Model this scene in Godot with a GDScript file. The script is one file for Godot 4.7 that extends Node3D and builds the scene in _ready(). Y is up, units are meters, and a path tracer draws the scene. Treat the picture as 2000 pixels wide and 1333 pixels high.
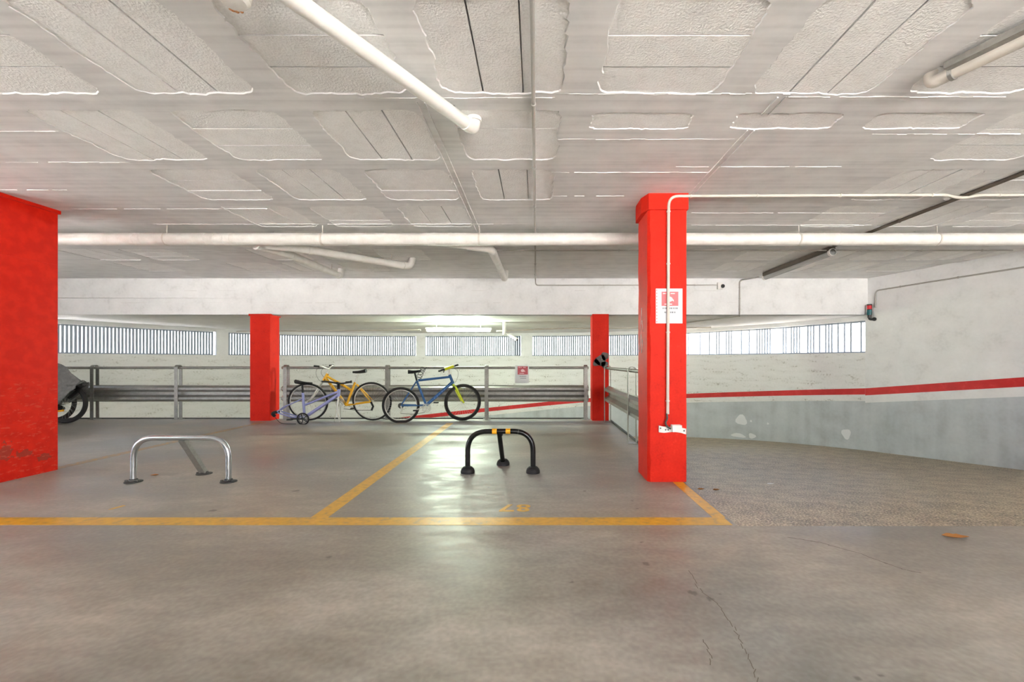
extends Node3D
# Ground floor of a car park: red columns, crash barriers, a descending ramp behind them.
# Pixel frame of the photograph 2000 x 1333: focal length 889 px, vanishing point (1048, 705), eye 1.2 m above the deck.
const F := 889.0
const VX := 1048.0
const VY := 705.0
const EYE := 1.2
const CEIL := 2.85
const BEAM_Y := 2.123
const BEAM_D := 9.12
var rng := RandomNumberGenerator.new()
var M := {}
var taken := {}

func _ready():
	rng.seed = 7
	# ---------------- camera, sky, sun, exposure ----------------
	var cam := Camera3D.new()
	cam.name = "camera"
	cam.projection = Camera3D.PROJECTION_FRUSTUM
	cam.near = 0.05
	cam.far = 200.0
	cam.size = 1333.0 / F * 0.05
	cam.frustum_offset = Vector2(-48.0, 38.5) / F * 0.05
	cam.position = Vector3(0, EYE, 0)
	add_child(cam)
	cam.current = true
	var we := WorldEnvironment.new()
	we.name = "world"
	var env := Environment.new()
	env.background_mode = Environment.BG_SKY
	var sky := Sky.new()
	var sm := ProceduralSkyMaterial.new()
	sm.sky_top_color = Color(0.72, 0.84, 1.0)
	sm.sky_horizon_color = Color(0.97, 0.98, 1.0)
	sm.sky_curve = 0.2
	sm.ground_bottom_color = Color(0.62, 0.6, 0.56)
	sm.ground_horizon_color = Color(0.75, 0.74, 0.71)
	sm.sky_energy_multiplier = 1.0
	sky.sky_material = sm
	env.sky = sky
	env.background_energy_multiplier = 1.0
	env.tonemap_mode = Environment.TONE_MAPPER_LINEAR
	env.tonemap_exposure = 7.9
	env.sdfgi_enabled = true
	env.ssao_enabled = true
	env.ssil_enabled = true
	we.environment = env
	add_child(we)
	var sun := DirectionalLight3D.new()
	sun.name = "sun"
	sun.rotation_degrees = Vector3(-58, 35, 0)
	sun.light_energy = 8.0
	sun.light_color = Color(1.0, 0.975, 0.945)
	sun.light_angular_distance = 0.6
	sun.shadow_enabled = true
	add_child(sun)
	materials()
	structure()
	ceiling_slab()
	far_wall()
	columns_build()
	barriers()
	pipes()
	conduits()
	lamps()
	parking_hoops()
	bike_yellow()
	bike_purple()
	bike_blue()
	covered_scooter()
	small_things()

# ---------------- helpers ----------------
func P(px: float, py: float, d: float) -> Vector3:
	return Vector3((px - VX) / F * d, EYE - (py - VY) / F * d, -d)
func on_floor(px: float, py: float) -> Vector3:
	var p := P(px, py, F * EYE / (py - VY))
	p.y = 0.0
	return p
func at_height(px: float, py: float, y: float) -> Vector3:
	return P(px, py, (y - EYE) * F / (VY - py))
func V(x: float, y: float, d: float) -> Vector3:
	return Vector3(x, y, -d)

func numbered(n: String) -> String:
	if not taken.has(n):
		taken[n] = 0
		return n
	taken[n] += 1
	return "%s_%03d" % [n, taken[n]]
func thing(called: String, label: String, category: String, at := Vector3.ZERO, group := "") -> Node3D:
	var o := Node3D.new()
	o.name = numbered(called)
	add_child(o)
	o.position = at
	o.set_meta("label", label)
	o.set_meta("category", category)
	if group:
		o.set_meta("group", group)
	return o
func struct(called: String, st: SurfaceTool, m: Material, label := "") -> MeshInstance3D:
	var o := MeshInstance3D.new()
	o.name = called
	o.mesh = st.commit()
	o.material_override = m
	o.set_meta("kind", "structure")
	if label:
		o.set_meta("label", label)
		o.set_meta("category", called.split("_")[0])
	add_child(o, true)
	return o
func offset_of(n: Node) -> Vector3:
	var p := Vector3.ZERO
	var q := n
	while q is Node3D and q != self:
		p += (q as Node3D).position
		q = q.get_parent()
	return p
func part(parent: Node3D, called: String, st: SurfaceTool, m: Material) -> MeshInstance3D:
	var o := MeshInstance3D.new()
	o.name = called
	o.mesh = st.commit()
	o.material_override = m
	parent.add_child(o, true)
	o.position = -offset_of(parent)
	return o
func solo(called: String, st: SurfaceTool, m: Material, label: String, category: String, group := "") -> MeshInstance3D:
	var o := MeshInstance3D.new()
	o.name = numbered(called)
	o.mesh = st.commit()
	o.material_override = m
	add_child(o, true)
	o.set_meta("label", label)
	o.set_meta("category", category)
	if group:
		o.set_meta("group", group)
	return o
func mb() -> SurfaceTool:
	var st := SurfaceTool.new()
	st.begin(Mesh.PRIMITIVE_TRIANGLES)
	return st
func tri(st: SurfaceTool, a: Vector3, b: Vector3, c: Vector3, n: Vector3):
	if (c - a).cross(b - a).dot(n) < 0.0:
		var t := b
		b = c
		c = t
	for v in [a, b, c]:
		st.set_normal(n)
		st.set_uv(Vector2(v.x, -v.z))
		st.add_vertex(v)
func quad(st: SurfaceTool, a: Vector3, b: Vector3, c: Vector3, d: Vector3, n: Vector3):
	tri(st, a, b, c, n)
	tri(st, a, c, d, n)
func quad_auto(st: SurfaceTool, a: Vector3, b: Vector3, c: Vector3, d: Vector3, towards: Vector3):
	var n := (b - a).cross(c - a)
	if n.length() < 1e-12:
		n = (c - a).cross(d - a)
	n = n.normalized()
	if n.dot(towards) < 0.0:
		n = -n
	quad(st, a, b, c, d, n)
func box(st: SurfaceTool, lo: Vector3, hi: Vector3):
	obox(st, (lo + hi) / 2.0, (hi - lo).abs(), Basis())
func obox(st: SurfaceTool, c: Vector3, size: Vector3, b: Basis):
	var h := size / 2.0
	for axis in 3:
		for s in [-1.0, 1.0]:
			var n := Vector3.ZERO
			n[axis] = s
			var u := Vector3.ZERO
			u[(axis + 1) % 3] = h[(axis + 1) % 3]
			var w := Vector3.ZERO
			w[(axis + 2) % 3] = h[(axis + 2) % 3]
			var o := n * h[axis]
			quad(st, c + b * (o - u - w), c + b * (o + u - w), c + b * (o + u + w), c + b * (o - u + w), b * n)
func bar(st: SurfaceTool, a: Vector3, b: Vector3, w: float, t: float, up := Vector3.UP):
	var z := (b - a).normalized()
	var x := up.cross(z).normalized()
	var y := z.cross(x)
	obox(st, (a + b) / 2.0, Vector3(w, t, (b - a).length()), Basis(x, y, z))
func bevel_box(st: SurfaceTool, lo: Vector3, hi: Vector3, e: float):
	# vertical box with chamfered vertical edges
	var pts := [Vector2(lo.x + e, lo.z), Vector2(hi.x - e, lo.z), Vector2(hi.x, lo.z + e), Vector2(hi.x, hi.z - e), Vector2(hi.x - e, hi.z), Vector2(lo.x + e, hi.z), Vector2(lo.x, hi.z - e), Vector2(lo.x, lo.z + e)]
	prism(st, pts, lo.y, hi.y)
func prism(st: SurfaceTool, pts: Array, y0: float, y1: float):
	var c := Vector2.ZERO
	for p in pts:
		c += p
	c /= pts.size()
	for i in pts.size():
		var a: Vector2 = pts[i]
		var b: Vector2 = pts[(i + 1) % pts.size()]
		var out := Vector2((b - a).y, -(b - a).x).normalized()
		if out.dot((a + b) / 2.0 - c) < 0.0:
			out = -out
		quad(st, Vector3(a.x, y0, a.y), Vector3(b.x, y0, b.y), Vector3(b.x, y1, b.y), Vector3(a.x, y1, a.y), Vector3(out.x, 0, out.y))
		tri(st, Vector3(c.x, y1, c.y), Vector3(a.x, y1, a.y), Vector3(b.x, y1, b.y), Vector3.UP)
		tri(st, Vector3(c.x, y0, c.y), Vector3(a.x, y0, a.y), Vector3(b.x, y0, b.y), Vector3.DOWN)
func tube(st: SurfaceTool, pts: Array, r, seg := 10, closed := false, flat := 1.0):
	var n := pts.size()
	var rings := []
	var norms := []
	var up := Vector3.ZERO
	for i in n:
		var t: Vector3
		if closed:
			t = (pts[(i + 1) % n] - pts[(i - 1 + n) % n]).normalized()
		elif i == 0:
			t = (pts[1] - pts[0]).normalized()
		elif i == n - 1:
			t = (pts[n - 1] - pts[n - 2]).normalized()
		else:
			t = ((pts[i + 1] - pts[i]).normalized() + (pts[i] - pts[i - 1]).normalized()).normalized()
		if up == Vector3.ZERO:
			up = Vector3.UP if absf(t.y) < 0.9 else Vector3.RIGHT
		up = (up - t * up.dot(t)).normalized()
		var side := t.cross(up).normalized()
		var ring := []
		var nr := []
		var rad: float = r[i] if r is Array else r
		for k in seg:
			var a := TAU * k / seg
			var dir := side * cos(a) + up * sin(a)
			ring.append(pts[i] + side * cos(a) * rad + up * sin(a) * rad * flat)
			nr.append(dir)
		rings.append(ring)
		norms.append(nr)
	for i in (n if closed else n - 1):
		var j := (i + 1) % n
		for k in seg:
			var l := (k + 1) % seg
			smooth_quad(st, rings[i][k], rings[j][k], rings[j][l], rings[i][l], norms[i][k], norms[j][k], norms[j][l], norms[i][l])
	if not closed:
		for e in [0, n - 1]:
			var t: Vector3 = (pts[0] - pts[1]).normalized() if e == 0 else (pts[n - 1] - pts[n - 2]).normalized()
			for k in seg:
				tri(st, pts[e], rings[e][k], rings[e][(k + 1) % seg], t)
func smooth_quad(st: SurfaceTool, a: Vector3, b: Vector3, c: Vector3, d: Vector3, na: Vector3, nb: Vector3, nc: Vector3, nd: Vector3):
	var vs := [a, b, c, a, c, d]
	var ns := [na, nb, nc, na, nc, nd]
	var flip: bool = (c - a).cross(b - a).dot(na + nb + nc) < 0.0
	for t in 2:
		for k in ([0, 2, 1] if flip else [0, 1, 2]):
			var i: int = t * 3 + k
			st.set_normal(ns[i])
			st.set_uv(Vector2(vs[i].x, -vs[i].z))
			st.add_vertex(vs[i])
func fillet(pts: Array, r: float, n := 6) -> Array:
	var out := [pts[0]]
	for i in range(1, pts.size() - 1):
		var a: Vector3 = pts[i - 1]
		var b: Vector3 = pts[i]
		var c: Vector3 = pts[i + 1]
		var q := minf(r, minf((a - b).length(), (c - b).length()) * 0.49)
		var s := b + (a - b).normalized() * q
		var e := b + (c - b).normalized() * q
		for k in n + 1:
			var t := float(k) / n
			out.append(s.lerp(b, t).lerp(b.lerp(e, t), t))
	out.append(pts[-1])
	return out
func ring_pts(c: Vector3, r: float, axis: Vector3, n := 36, flat_below := -99.0) -> Array:
	var u := axis.cross(Vector3.UP).normalized()
	var w := u.cross(axis).normalized()
	var out := []
	for i in n:
		var p := c + (u * cos(TAU * i / n) + w * sin(TAU * i / n)) * r
		p.y = maxf(p.y, flat_below)
		out.append(p)
	return out
func lathe(st: SurfaceTool, prof: Array, c: Vector3, axis := Vector3.UP, seg := 16):
	# profile of Vector2(radius, along axis)
	var u := axis.cross(Vector3.RIGHT if absf(axis.x) < 0.9 else Vector3.UP).normalized()
	var w := axis.cross(u).normalized()
	for i in prof.size() - 1:
		var p: Vector2 = prof[i]
		var q: Vector2 = prof[i + 1]
		var e := (q - p).normalized()
		var nn := Vector2(e.y, -e.x)
		for k in seg:
			var a0 := TAU * k / seg
			var a1 := TAU * (k + 1) / seg
			var d0 := u * cos(a0) + w * sin(a0)
			var d1 := u * cos(a1) + w * sin(a1)
			var n0 := (d0 * nn.x + axis * nn.y).normalized()
			var n1 := (d1 * nn.x + axis * nn.y).normalized()
			smooth_quad(st, c + d0 * p.x + axis * p.y, c + d0 * q.x + axis * q.y, c + d1 * q.x + axis * q.y, c + d1 * p.x + axis * p.y, n0, n0, n1, n1)

# ---------------- materials ----------------
func plain(c: Color, rough := 0.6, metal := 0.0) -> StandardMaterial3D:
	var m := StandardMaterial3D.new()
	m.albedo_color = c
	m.roughness = rough
	m.metallic = metal
	return m
func noise_img(w: int, h: int, freq: float, oct: int, sd: int, kind := FastNoiseLite.TYPE_SIMPLEX_SMOOTH) -> Image:
	var n := FastNoiseLite.new()
	n.noise_type = kind
	n.seed = sd
	n.frequency = freq
	n.fractal_octaves = oct
	return n.get_seamless_image(w, h)
func streak_img(w: int, h: int, small: int, freq: float, oct: int, sd: int, along_u := true) -> Image:
	var im := noise_img(small if along_u else w, h if along_u else small, freq, oct, sd)
	im.resize(w, h, Image.INTERPOLATE_CUBIC)
	return im
func ramp_tex(im: Image, stops: Array) -> ImageTexture:
	# grey picture -> colours; stops are [value, Color] in rising order
	var table := []
	for v in 256:
		var t := v / 255.0
		var c: Color = stops[0][1]
		for i in stops.size() - 1:
			if t >= stops[i][0]:
				var f := clampf((t - stops[i][0]) / maxf(1e-6, stops[i + 1][0] - stops[i][0]), 0, 1)
				c = (stops[i][1] as Color).lerp(stops[i + 1][1], f)
		table.append([c.r8, c.g8, c.b8])
	var src := im.get_data()
	var out := PackedByteArray()
	out.resize(src.size() * 3)
	for i in src.size():
		var c: Array = table[src[i]]
		out[i * 3] = c[0]
		out[i * 3 + 1] = c[1]
		out[i * 3 + 2] = c[2]
	return ImageTexture.create_from_image(Image.create_from_data(im.get_width(), im.get_height(), false, Image.FORMAT_RGB8, out))
func mix_img(a: Image, b: Image, wa: float, wb: float) -> Image:
	var x := a.get_data()
	var y := b.get_data()
	for i in x.size():
		x[i] = int(clampf((x[i] - 128) * wa + (y[i] - 128) * wb + 128, 0, 255))
	return Image.create_from_data(a.get_width(), a.get_height(), false, Image.FORMAT_L8, x)
func tri_mat(scale: float, tex: Texture2D, rough: float, bump: Texture2D = null, bump_cm := 0.0) -> StandardMaterial3D:
	var m := plain(Color.WHITE, rough)
	m.albedo_texture = tex
	m.uv1_triplanar = true
	m.uv1_world_triplanar = true
	m.uv1_scale = Vector3.ONE * scale
	if bump:
		m.heightmap_enabled = true
		m.heightmap_texture = bump
		m.heightmap_scale = bump_cm
	return m

func materials():
	var fine := noise_img(512, 512, 0.09, 3, 3)
	var soft := noise_img(512, 512, 0.012, 4, 5)
	var board := mix_img(streak_img(512, 512, 16, 0.05, 4, 11), fine, 1.0, 0.15)
	var mottle := mix_img(soft, fine, 0.8, 0.35)
	# painted concrete of the slab: board-marked ribs and stippled blocks
	M.rib = tri_mat(0.5, ramp_tex(mix_img(board, soft, 0.7, 0.5), [[0.0, Color8(206, 205, 204)], [0.5, Color8(224, 223, 222)], [1.0, Color8(235, 234, 233)]]), 0.6)
	M.rib.uv1_triplanar = false
	M.rib.uv1_world_triplanar = false
	var stip := noise_img(512, 512, 0.16, 2, 21, FastNoiseLite.TYPE_CELLULAR)
	stip = mix_img(stip, fine, 0.8, 0.9)
	M.block = tri_mat(1.1, ramp_tex(mix_img(stip, soft, 0.5, 0.4), [[0.0, Color8(224, 222, 220)], [0.5, Color8(240, 239, 237)], [1.0, Color8(247, 246, 245)]]), 0.85, ImageTexture.create_from_image(stip), 0.22)
	M.white = tri_mat(0.35, ramp_tex(mottle, [[0.0, Color8(214, 214, 213)], [0.35, Color8(230, 230, 230)], [1.0, Color8(240, 240, 240)]]), 0.6)
	var dirt := mix_img(streak_img(512, 512, 128, 0.03, 4, 17), fine, 0.9, 0.7)
	M.sill_wall = tri_mat(0.4, ramp_tex(dirt, [[0.0, Color8(168, 164, 155)], [0.1, Color8(206, 205, 201)], [0.24, Color8(228, 228, 226)], [1.0, Color8(238, 238, 237)]]), 0.7)
	M.dado = tri_mat(0.3, ramp_tex(mix_img(mottle, streak_img(512, 512, 48, 0.02, 3, 29, false), 0.8, 0.6), [[0.0, Color8(172, 177, 180)], [0.5, Color8(194, 200, 204)], [1.0, Color8(209, 214, 217)]]), 0.6)
	M.stripe = tri_mat(0.8, ramp_tex(mottle, [[0.0, Color8(196, 30, 32)], [0.6, Color8(208, 36, 38)], [1.0, Color8(222, 70, 70)]]), 0.5)
	M.patch = plain(Color8(232, 234, 236), 0.7)
	var redn := mix_img(mottle, fine, 0.8, 0.3)
	M.red = tri_mat(0.7, ramp_tex(redn, [[0.0, Color8(194, 24, 8)], [0.3, Color8(212, 32, 12)], [0.75, Color8(219, 36, 14)], [1.0, Color8(226, 52, 30)]]), 0.6)
	M.red.metallic_specular = 0.3
	M.red_scuffed = plain(Color.WHITE, 0.6)
	M.red_scuffed.metallic_specular = 0.3
	M.red_scuffed.albedo_texture = scuffed_red()
	M.floor = plain(Color.WHITE, 1.0)
	floor_maps()
	var grit := mix_img(noise_img(1024, 1024, 0.065, 3, 41, FastNoiseLite.TYPE_CELLULAR), noise_img(1024, 1024, 0.004, 5, 43), 1.4, 0.35)
	M.asphalt = tri_mat(0.85, ramp_tex(grit, [[0.0, Color8(84, 74, 62)], [0.3, Color8(150, 134, 110)], [0.6, Color8(192, 175, 146)], [1.0, Color8(226, 212, 184)]]), 0.36, ImageTexture.create_from_image(grit), 0.7)
	M.asphalt.uv1_triplanar = false
	M.asphalt.uv1_world_triplanar = false
	var worn := mix_img(noise_img(512, 512, 0.05, 4, 51), fine, 1.1, 0.5)
	M.yellow = tri_mat(0.45, ramp_tex(worn, [[0.0, Color8(186, 148, 74)], [0.22, Color8(206, 158, 50)], [0.45, Color8(217, 163, 34)], [1.0, Color8(226, 176, 52)]]), 0.42)
	M.yellow_worn = tri_mat(0.6, ramp_tex(worn, [[0.0, Color8(146, 136, 120)], [0.4, Color8(150, 132, 104)], [0.6, Color8(170, 134, 82)], [1.0, Color8(184, 140, 62)]]), 0.45)
	var spangle := mix_img(noise_img(512, 512, 0.06, 2, 61, FastNoiseLite.TYPE_CELLULAR), soft, 0.8, 0.8)
	M.galv = tri_mat(1.2, ramp_tex(spangle, [[0.0, Color8(140, 138, 132)], [0.5, Color8(152, 150, 144)], [1.0, Color8(164, 162, 156)]]), 0.42)
	M.galv.metallic = 0.5
	M.dark_steel = plain(Color8(84, 84, 80), 0.55, 0.4)
	M.shiny = plain(Color8(196, 200, 204), 0.24, 0.95)
	M.black_gloss = plain(Color8(18, 17, 17), 0.22)
	M.black = plain(Color8(24, 24, 25), 0.6)
	M.rubber = plain(Color8(40, 38, 36), 0.8)
	M.tape = plain(Color8(240, 170, 20), 0.5)
	M.pvc = tri_mat(0.8, ramp_tex(mottle, [[0.0, Color8(214, 210, 202)], [0.5, Color8(228, 225, 219)], [1.0, Color8(238, 236, 231)]]), 0.38)
	M.conduit = plain(Color8(206, 200, 190), 0.5)
	M.conduit_grey = plain(Color8(176, 172, 166), 0.55)
	M.conduit_dark = plain(Color8(96, 88, 78), 0.6)
	M.chrome = plain(Color8(208, 206, 198), 0.3, 0.35)
	M.bike_yellow = plain(Color8(230, 172, 18), 0.3)
	M.bike_blue = plain(Color8(28, 88, 148), 0.3)
	M.bike_lilac = plain(Color8(146, 150, 200), 0.35)
	M.neon = plain(Color8(214, 226, 30), 0.35)
	M.white_plastic = plain(Color8(232, 231, 226), 0.45)
	M.slat = plain(Color8(150, 158, 170), 0.5)
	M.slat_dark = plain(Color8(70, 84, 100), 0.5)
	M.tarp = tri_mat(2.0, ramp_tex(mottle, [[0.0, Color8(104, 104, 102)], [1.0, Color8(134, 134, 132)]]), 0.75)
	M.leaf = plain(Color8(176, 120, 62), 0.8)
	M.pavement = plain(Color8(206, 205, 203), 0.9)
	M.crack = plain(Color8(112, 104, 96), 0.9)
	M.spray = plain(Color8(98, 92, 90), 0.7)

func scuffed_red() -> ImageTexture:
	# paint of the big column: uv (0..1) across the width and up the height, dirt and white scrapes on the lowest metre
	var w := 384
	var h := 1024
	var n := FastNoiseLite.new()
	n.seed = 71
	n.frequency = 0.006
	n.fractal_octaves = 4
	var s := FastNoiseLite.new()
	s.seed = 73
	s.frequency = 0.012
	s.fractal_octaves = 4
	var smudges := [[60, 300, 70, 80], [230, 240, 80, 35], [420, 170, 60, 40]]
	var im := Image.create_empty(w, h, false, Image.FORMAT_RGB8)
	for y in h:
		for x in w:
			var mx := x * 1.46
			var my := y * 2.78
			var a := n.get_noise_2d(mx, my)
			var c := Color8(220, 36, 14).lerp(Color8(208, 28, 10), clampf(0.5 + a * 1.5, 0, 1))
			# tyre smudges and scrapes, each with an outline of its own (millimetres across and up)
			var hmm := (h - y) * 2.78
			var k := n.get_noise_2d(mx * 3.0 + 900.0, my * 3.0)
			for q in smudges:
				if Vector2((mx - q[0]) / q[2], (hmm - q[1]) / q[3]).length() + k * 0.9 < 1.0:
					c = c.lerp(Color8(98, 88, 82), 0.4)
					break
			var b := s.get_noise_2d(mx * 0.6 + my * 0.4, my * 2.2)
			if b > 0.3 and hmm < 980.0 and k > -0.1:
				c = c.lerp(Color8(216, 128, 112), 0.3)
			im.set_pixel(x, y, c)
	return ImageTexture.create_from_image(im)

func floor_maps():
	# worn polished concrete: 15.5 x 9.4 m on one picture, mapped by position
	var w := 1408
	var h := 854
	var a := FastNoiseLite.new()
	a.seed = 81
	a.frequency = 0.006
	a.fractal_octaves = 5
	var b := FastNoiseLite.new()
	b.seed = 83
	b.frequency = 0.05
	b.fractal_octaves = 3
	var g := FastNoiseLite.new()
	g.seed = 85
	g.frequency = 0.3
	g.fractal_octaves = 2
	var spots := []
	var r2 := RandomNumberGenerator.new()
	r2.seed = 5
	for q in [[1262, 1103, 9], [1352, 1160, 12], [1384, 1170, 10], [1405, 1163, 4], [1250, 1060, 5], [575, 960, 8], [415, 998, 9], [1140, 960, 4], [1245, 995, 5], [640, 1090, 6]]:
		var f := on_floor(q[0], q[1])
		spots.append([f.x, -f.z, q[2] / F * -f.z * 0.7])
	for i in 45:
		spots.append([r2.randf_range(-6.5, 3.0), r2.randf_range(1.2, 8.5), r2.randf_range(0.004, 0.012)])
	var col := PackedByteArray()
	var rou := PackedByteArray()
	col.resize(w * h * 3)
	rou.resize(w * h)
	for y in h:
		for x in w:
			var big := a.get_noise_2d(x, y * 1.6)
			var sm := b.get_noise_2d(x * 0.6, y * 1.5)
			var tiny := g.get_noise_2d(x, y)
			var v := 148.0 + big * 34.0 + sm * 15.0 + tiny * 13.0
			var tint := a.get_noise_2d(x * 0.5 + 4000.0, y * 0.5)
			var i := (y * w + x) * 3
			col[i] = int(clampf(v + 6.0 + tint * 8.0, 0, 255))
			col[i + 1] = int(clampf(v - 1.0, 0, 255))
			col[i + 2] = int(clampf(v - 11.0 - tint * 8.0, 0, 255))
			rou[y * w + x] = int(clampf(122.0 + big * 50.0 + sm * 30.0 + tiny * 12.0, 70, 220))
	for s in spots:
		var cx: float = (s[0] + 7.0) / 15.5 * w
		var cy: float = s[1] / 9.4 * h
		var rr: float = maxf(0.7, s[2] / 15.5 * w)
		for y in range(maxi(0, int(cy - rr - 1)), mini(h, int(cy + rr + 2))):
			for x in range(maxi(0, int(cx - rr - 1)), mini(w, int(cx + rr + 2))):
				var e: float = 1.0 + g.get_noise_2d(x * 0.6, y * 0.6) * 0.8
				if Vector2(x - cx, y - cy).length() < rr * e:
					var i := (y * w + x) * 3
					for c in 3:
						col[i + c] = int(col[i + c] * 0.76)
	M.floor.albedo_texture = ImageTexture.create_from_image(Image.create_from_data(w, h, false, Image.FORMAT_RGB8, col))
	M.floor.roughness_texture = ImageTexture.create_from_image(Image.create_from_data(w, h, false, Image.FORMAT_L8, rou))
	M.floor.roughness_texture_channel = BaseMaterial3D.TEXTURE_CHANNEL_RED
	M.floor.uv1_scale = Vector3(1.0 / 15.5, 1.0 / 9.4, 1)
	M.floor.uv1_offset = Vector3(7.0 / 15.5, 0, 0)

# ---------------- structure ----------------
func ramp_y(x: float, d: float) -> float:
	if d <= 9.17:
		var t := [[3.3, 0.0], [4.0, -0.05], [6.8, -0.44], [9.17, -0.61]]
		for i in 3:
			if d <= t[i + 1][0]:
				return lerpf(t[i][1], t[i + 1][1], clampf((d - t[i][0]) / (t[i + 1][0] - t[i][0]), 0, 1))
	if x > 1.41:
		return lerpf(-0.61, -1.28, atan2(d - 9.17, x - 1.41) / (PI / 2))
	return -1.28 - 0.11 * (1.41 - x)
func right_x(d: float) -> float:
	return 7.30 + 0.289 * (6.82 - d)

func structure():
	# deck: L-shaped slab, its edge towards the ramp at x 1.46 and behind the barrier
	var st := mb()
	box(st, V(-11.4, -0.3, -7.2), V(1.46, 0.0, 9.41))
	var deck := struct("floor", st, M.floor, "polished grey concrete parking deck with yellow bay lines")
	st = mb()
	box(st, V(1.46, -0.3, -7.2), V(9.2, 0.0, 3.3))
	part(deck, "floor_apron", st, M.floor)
	# asphalt ramp
	st = mb()
	var n := 24
	for i in n:
		for j in 40:
			var d0 := lerpf(3.3, 9.17, j / 40.0)
			var d1 := lerpf(3.3, 9.17, (j + 1) / 40.0)
			var x0 := lerpf(1.46, 9.2, float(i) / n)
			var x1 := lerpf(1.46, 9.2, float(i + 1) / n)
			quad_auto(st, V(x0, ramp_y(x0, d0), d0), V(x1, ramp_y(x1, d0), d0), V(x1, ramp_y(x1, d1), d1), V(x0, ramp_y(x0, d1), d1), Vector3.UP)
	for i in 72:
		for j in 24:
			var d0 := lerpf(9.17, 15.4, j / 24.0)
			var d1 := lerpf(9.17, 15.4, (j + 1) / 24.0)
			var x0 := lerpf(-11.4, 6.7, i / 72.0)
			var x1 := lerpf(-11.4, 6.7, (i + 1) / 72.0)
			quad_auto(st, V(x0, ramp_y(x0, d0), d0), V(x1, ramp_y(x1, d0), d0), V(x1, ramp_y(x1, d1), d1), V(x0, ramp_y(x0, d1), d1), Vector3.UP)
	var ramp := struct("floor_ramp", st, M.asphalt, "coarse brown-grey asphalt ramp going down past the red column")
	# painted lines and marks on the deck, a millimetre thick
	var lines := [
		[V(-8.0, 0, 3.32), V(1.43, 0, 3.48), "yellow"], [V(-1.725, 0, 3.48), V(-1.595, 0, 8.75), "yellow"],
		[V(1.345, 0, 3.48), V(1.445, 0, 4.5), "yellow"], [V(-5.42, 0, 5.02), V(-5.29, 0, 8.9), "yellow_worn"]]
	for l in lines:
		st = mb()
		box(st, l[0], l[1] + Vector3(0, 0.0012, 0))
		part(deck, "painted_line", st, M[l[2]])
	var tm := TextMesh.new()
	tm.text = "87"
	var fnt := SystemFont.new()
	fnt.font_names = PackedStringArray(["Droid Sans"])
	fnt.font_weight = 700
	tm.font = fnt
	tm.font_size = 64
	tm.pixel_size = 0.0037
	tm.depth = 0.0016
	var num := MeshInstance3D.new()
	num.name = "bay_number"
	num.mesh = tm
	num.material_override = M.yellow_worn.duplicate()
	num.material_override.albedo_texture = M.yellow.albedo_texture
	deck.add_child(num, true)
	num.transform = Transform3D(Basis(Vector3(-1, 0, 0), Vector3(0, 0, 1), Vector3(0, 1, 0)), V((1006 - VX) / F * 3.71, 0.001, 3.71))
	st = mb()
	bar(st, on_floor(214, 996) + Vector3(0, 0.0006, 0), on_floor(243, 988) + Vector3(0, 0.0006, 0), 0.03, 0.0012)
	part(deck, "paint_remnant", st, M.yellow)
	# cracks and joints as thin sunken lines of dirt
	for c in [[[1345, 1115], [1365, 1150], [1400, 1180], [1432, 1225], [1450, 1258], [1470, 1300], [1480, 1333]], [[1540, 1050], [1600, 1060], [1680, 1082], [1760, 1112], [1800, 1120]], [[1370, 1250], [1385, 1275], [1390, 1300]]]:
		st = mb()
		for i in c.size() - 1:
			var p0 := on_floor(c[i][0], c[i][1])
			var p1 := on_floor(c[i + 1][0], c[i + 1][1])
			for k in 4:
				var q0 := p0.lerp(p1, k / 4.0) + Vector3(rng.randf_range(-0.008, 0.008), 0.0004, 0)
				var q1 := p0.lerp(p1, (k + 1) / 4.0) + Vector3(rng.randf_range(-0.008, 0.008), 0.0004, 0)
				bar(st, q0, q1, 0.0035, 0.0006)
		part(deck, "crack", st, M.crack)
	# walls
	st = mb()
	box(st, V(-11.6, -3.0, -7.2), V(-11.2, 0.8, 9.2))
	box(st, V(-11.6, 2.5, -7.2), V(-11.2, 3.15, 9.2))
	box(st, V(-11.6, 0.8, -7.2), V(-11.2, 2.5, -3.0))
	box(st, V(-11.6, 0.8, 4.0), V(-11.2, 2.5, 9.2))
	struct("wall_left", st, M.white, "white wall with a long open window band beyond the big red column")
	st = mb()
	box(st, V(-11.6, 0, -7.5), V(0.2, 3.15, -7.2))
	box(st, V(8.5, 0, -7.5), V(9.6, 3.15, -7.2))
	box(st, V(0.2, 2.65, -7.5), V(8.5, 3.15, -7.2))
	struct("wall_front", st, M.white, "white wall with the vehicle entrance, behind the viewer")
	# right wall in bands: white, red stripe, white, grey dado
	var right := mb()
	var stripe := mb()
	var dado := mb()
	var ds := [9.17, 8.4, 7.6, 6.82, 6.0, 5.0, 4.0, 3.3, 2.2]
	for i in ds.size() - 1:
		wall_bands(right, stripe, dado, Vector2(right_x(ds[i]), ds[i]), Vector2(right_x(ds[i + 1]), ds[i + 1]), 1.253 + 0.06 * (9.17 - ds[i]), 1.253 + 0.06 * (9.17 - ds[i + 1]), CEIL + 0.02, 0.142)
	box(right, V(right_x(2.2), -0.3, -7.5), V(right_x(2.2) + 0.3, 3.15, 2.2))
	bar_wall(right, Vector2(right_x(9.17) + 0.17, 9.17), Vector2(right_x(2.2) + 0.17, 2.2), -2.0, 3.15, 0.3)
	var wr := struct("wall_right", right, M.white, "smooth white wall with red stripe and grey base beside the ramp")
	part(wr, "painted_stripe", stripe, M.stripe)
	part(wr, "grey_dado", dado, M.dado)
	# deep beam across the back of the deck
	st = mb()
	box(st, V(-11.4, BEAM_Y, BEAM_D), V(right_x(9.17) + 0.02, 3.15, BEAM_D + 0.35))
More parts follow.
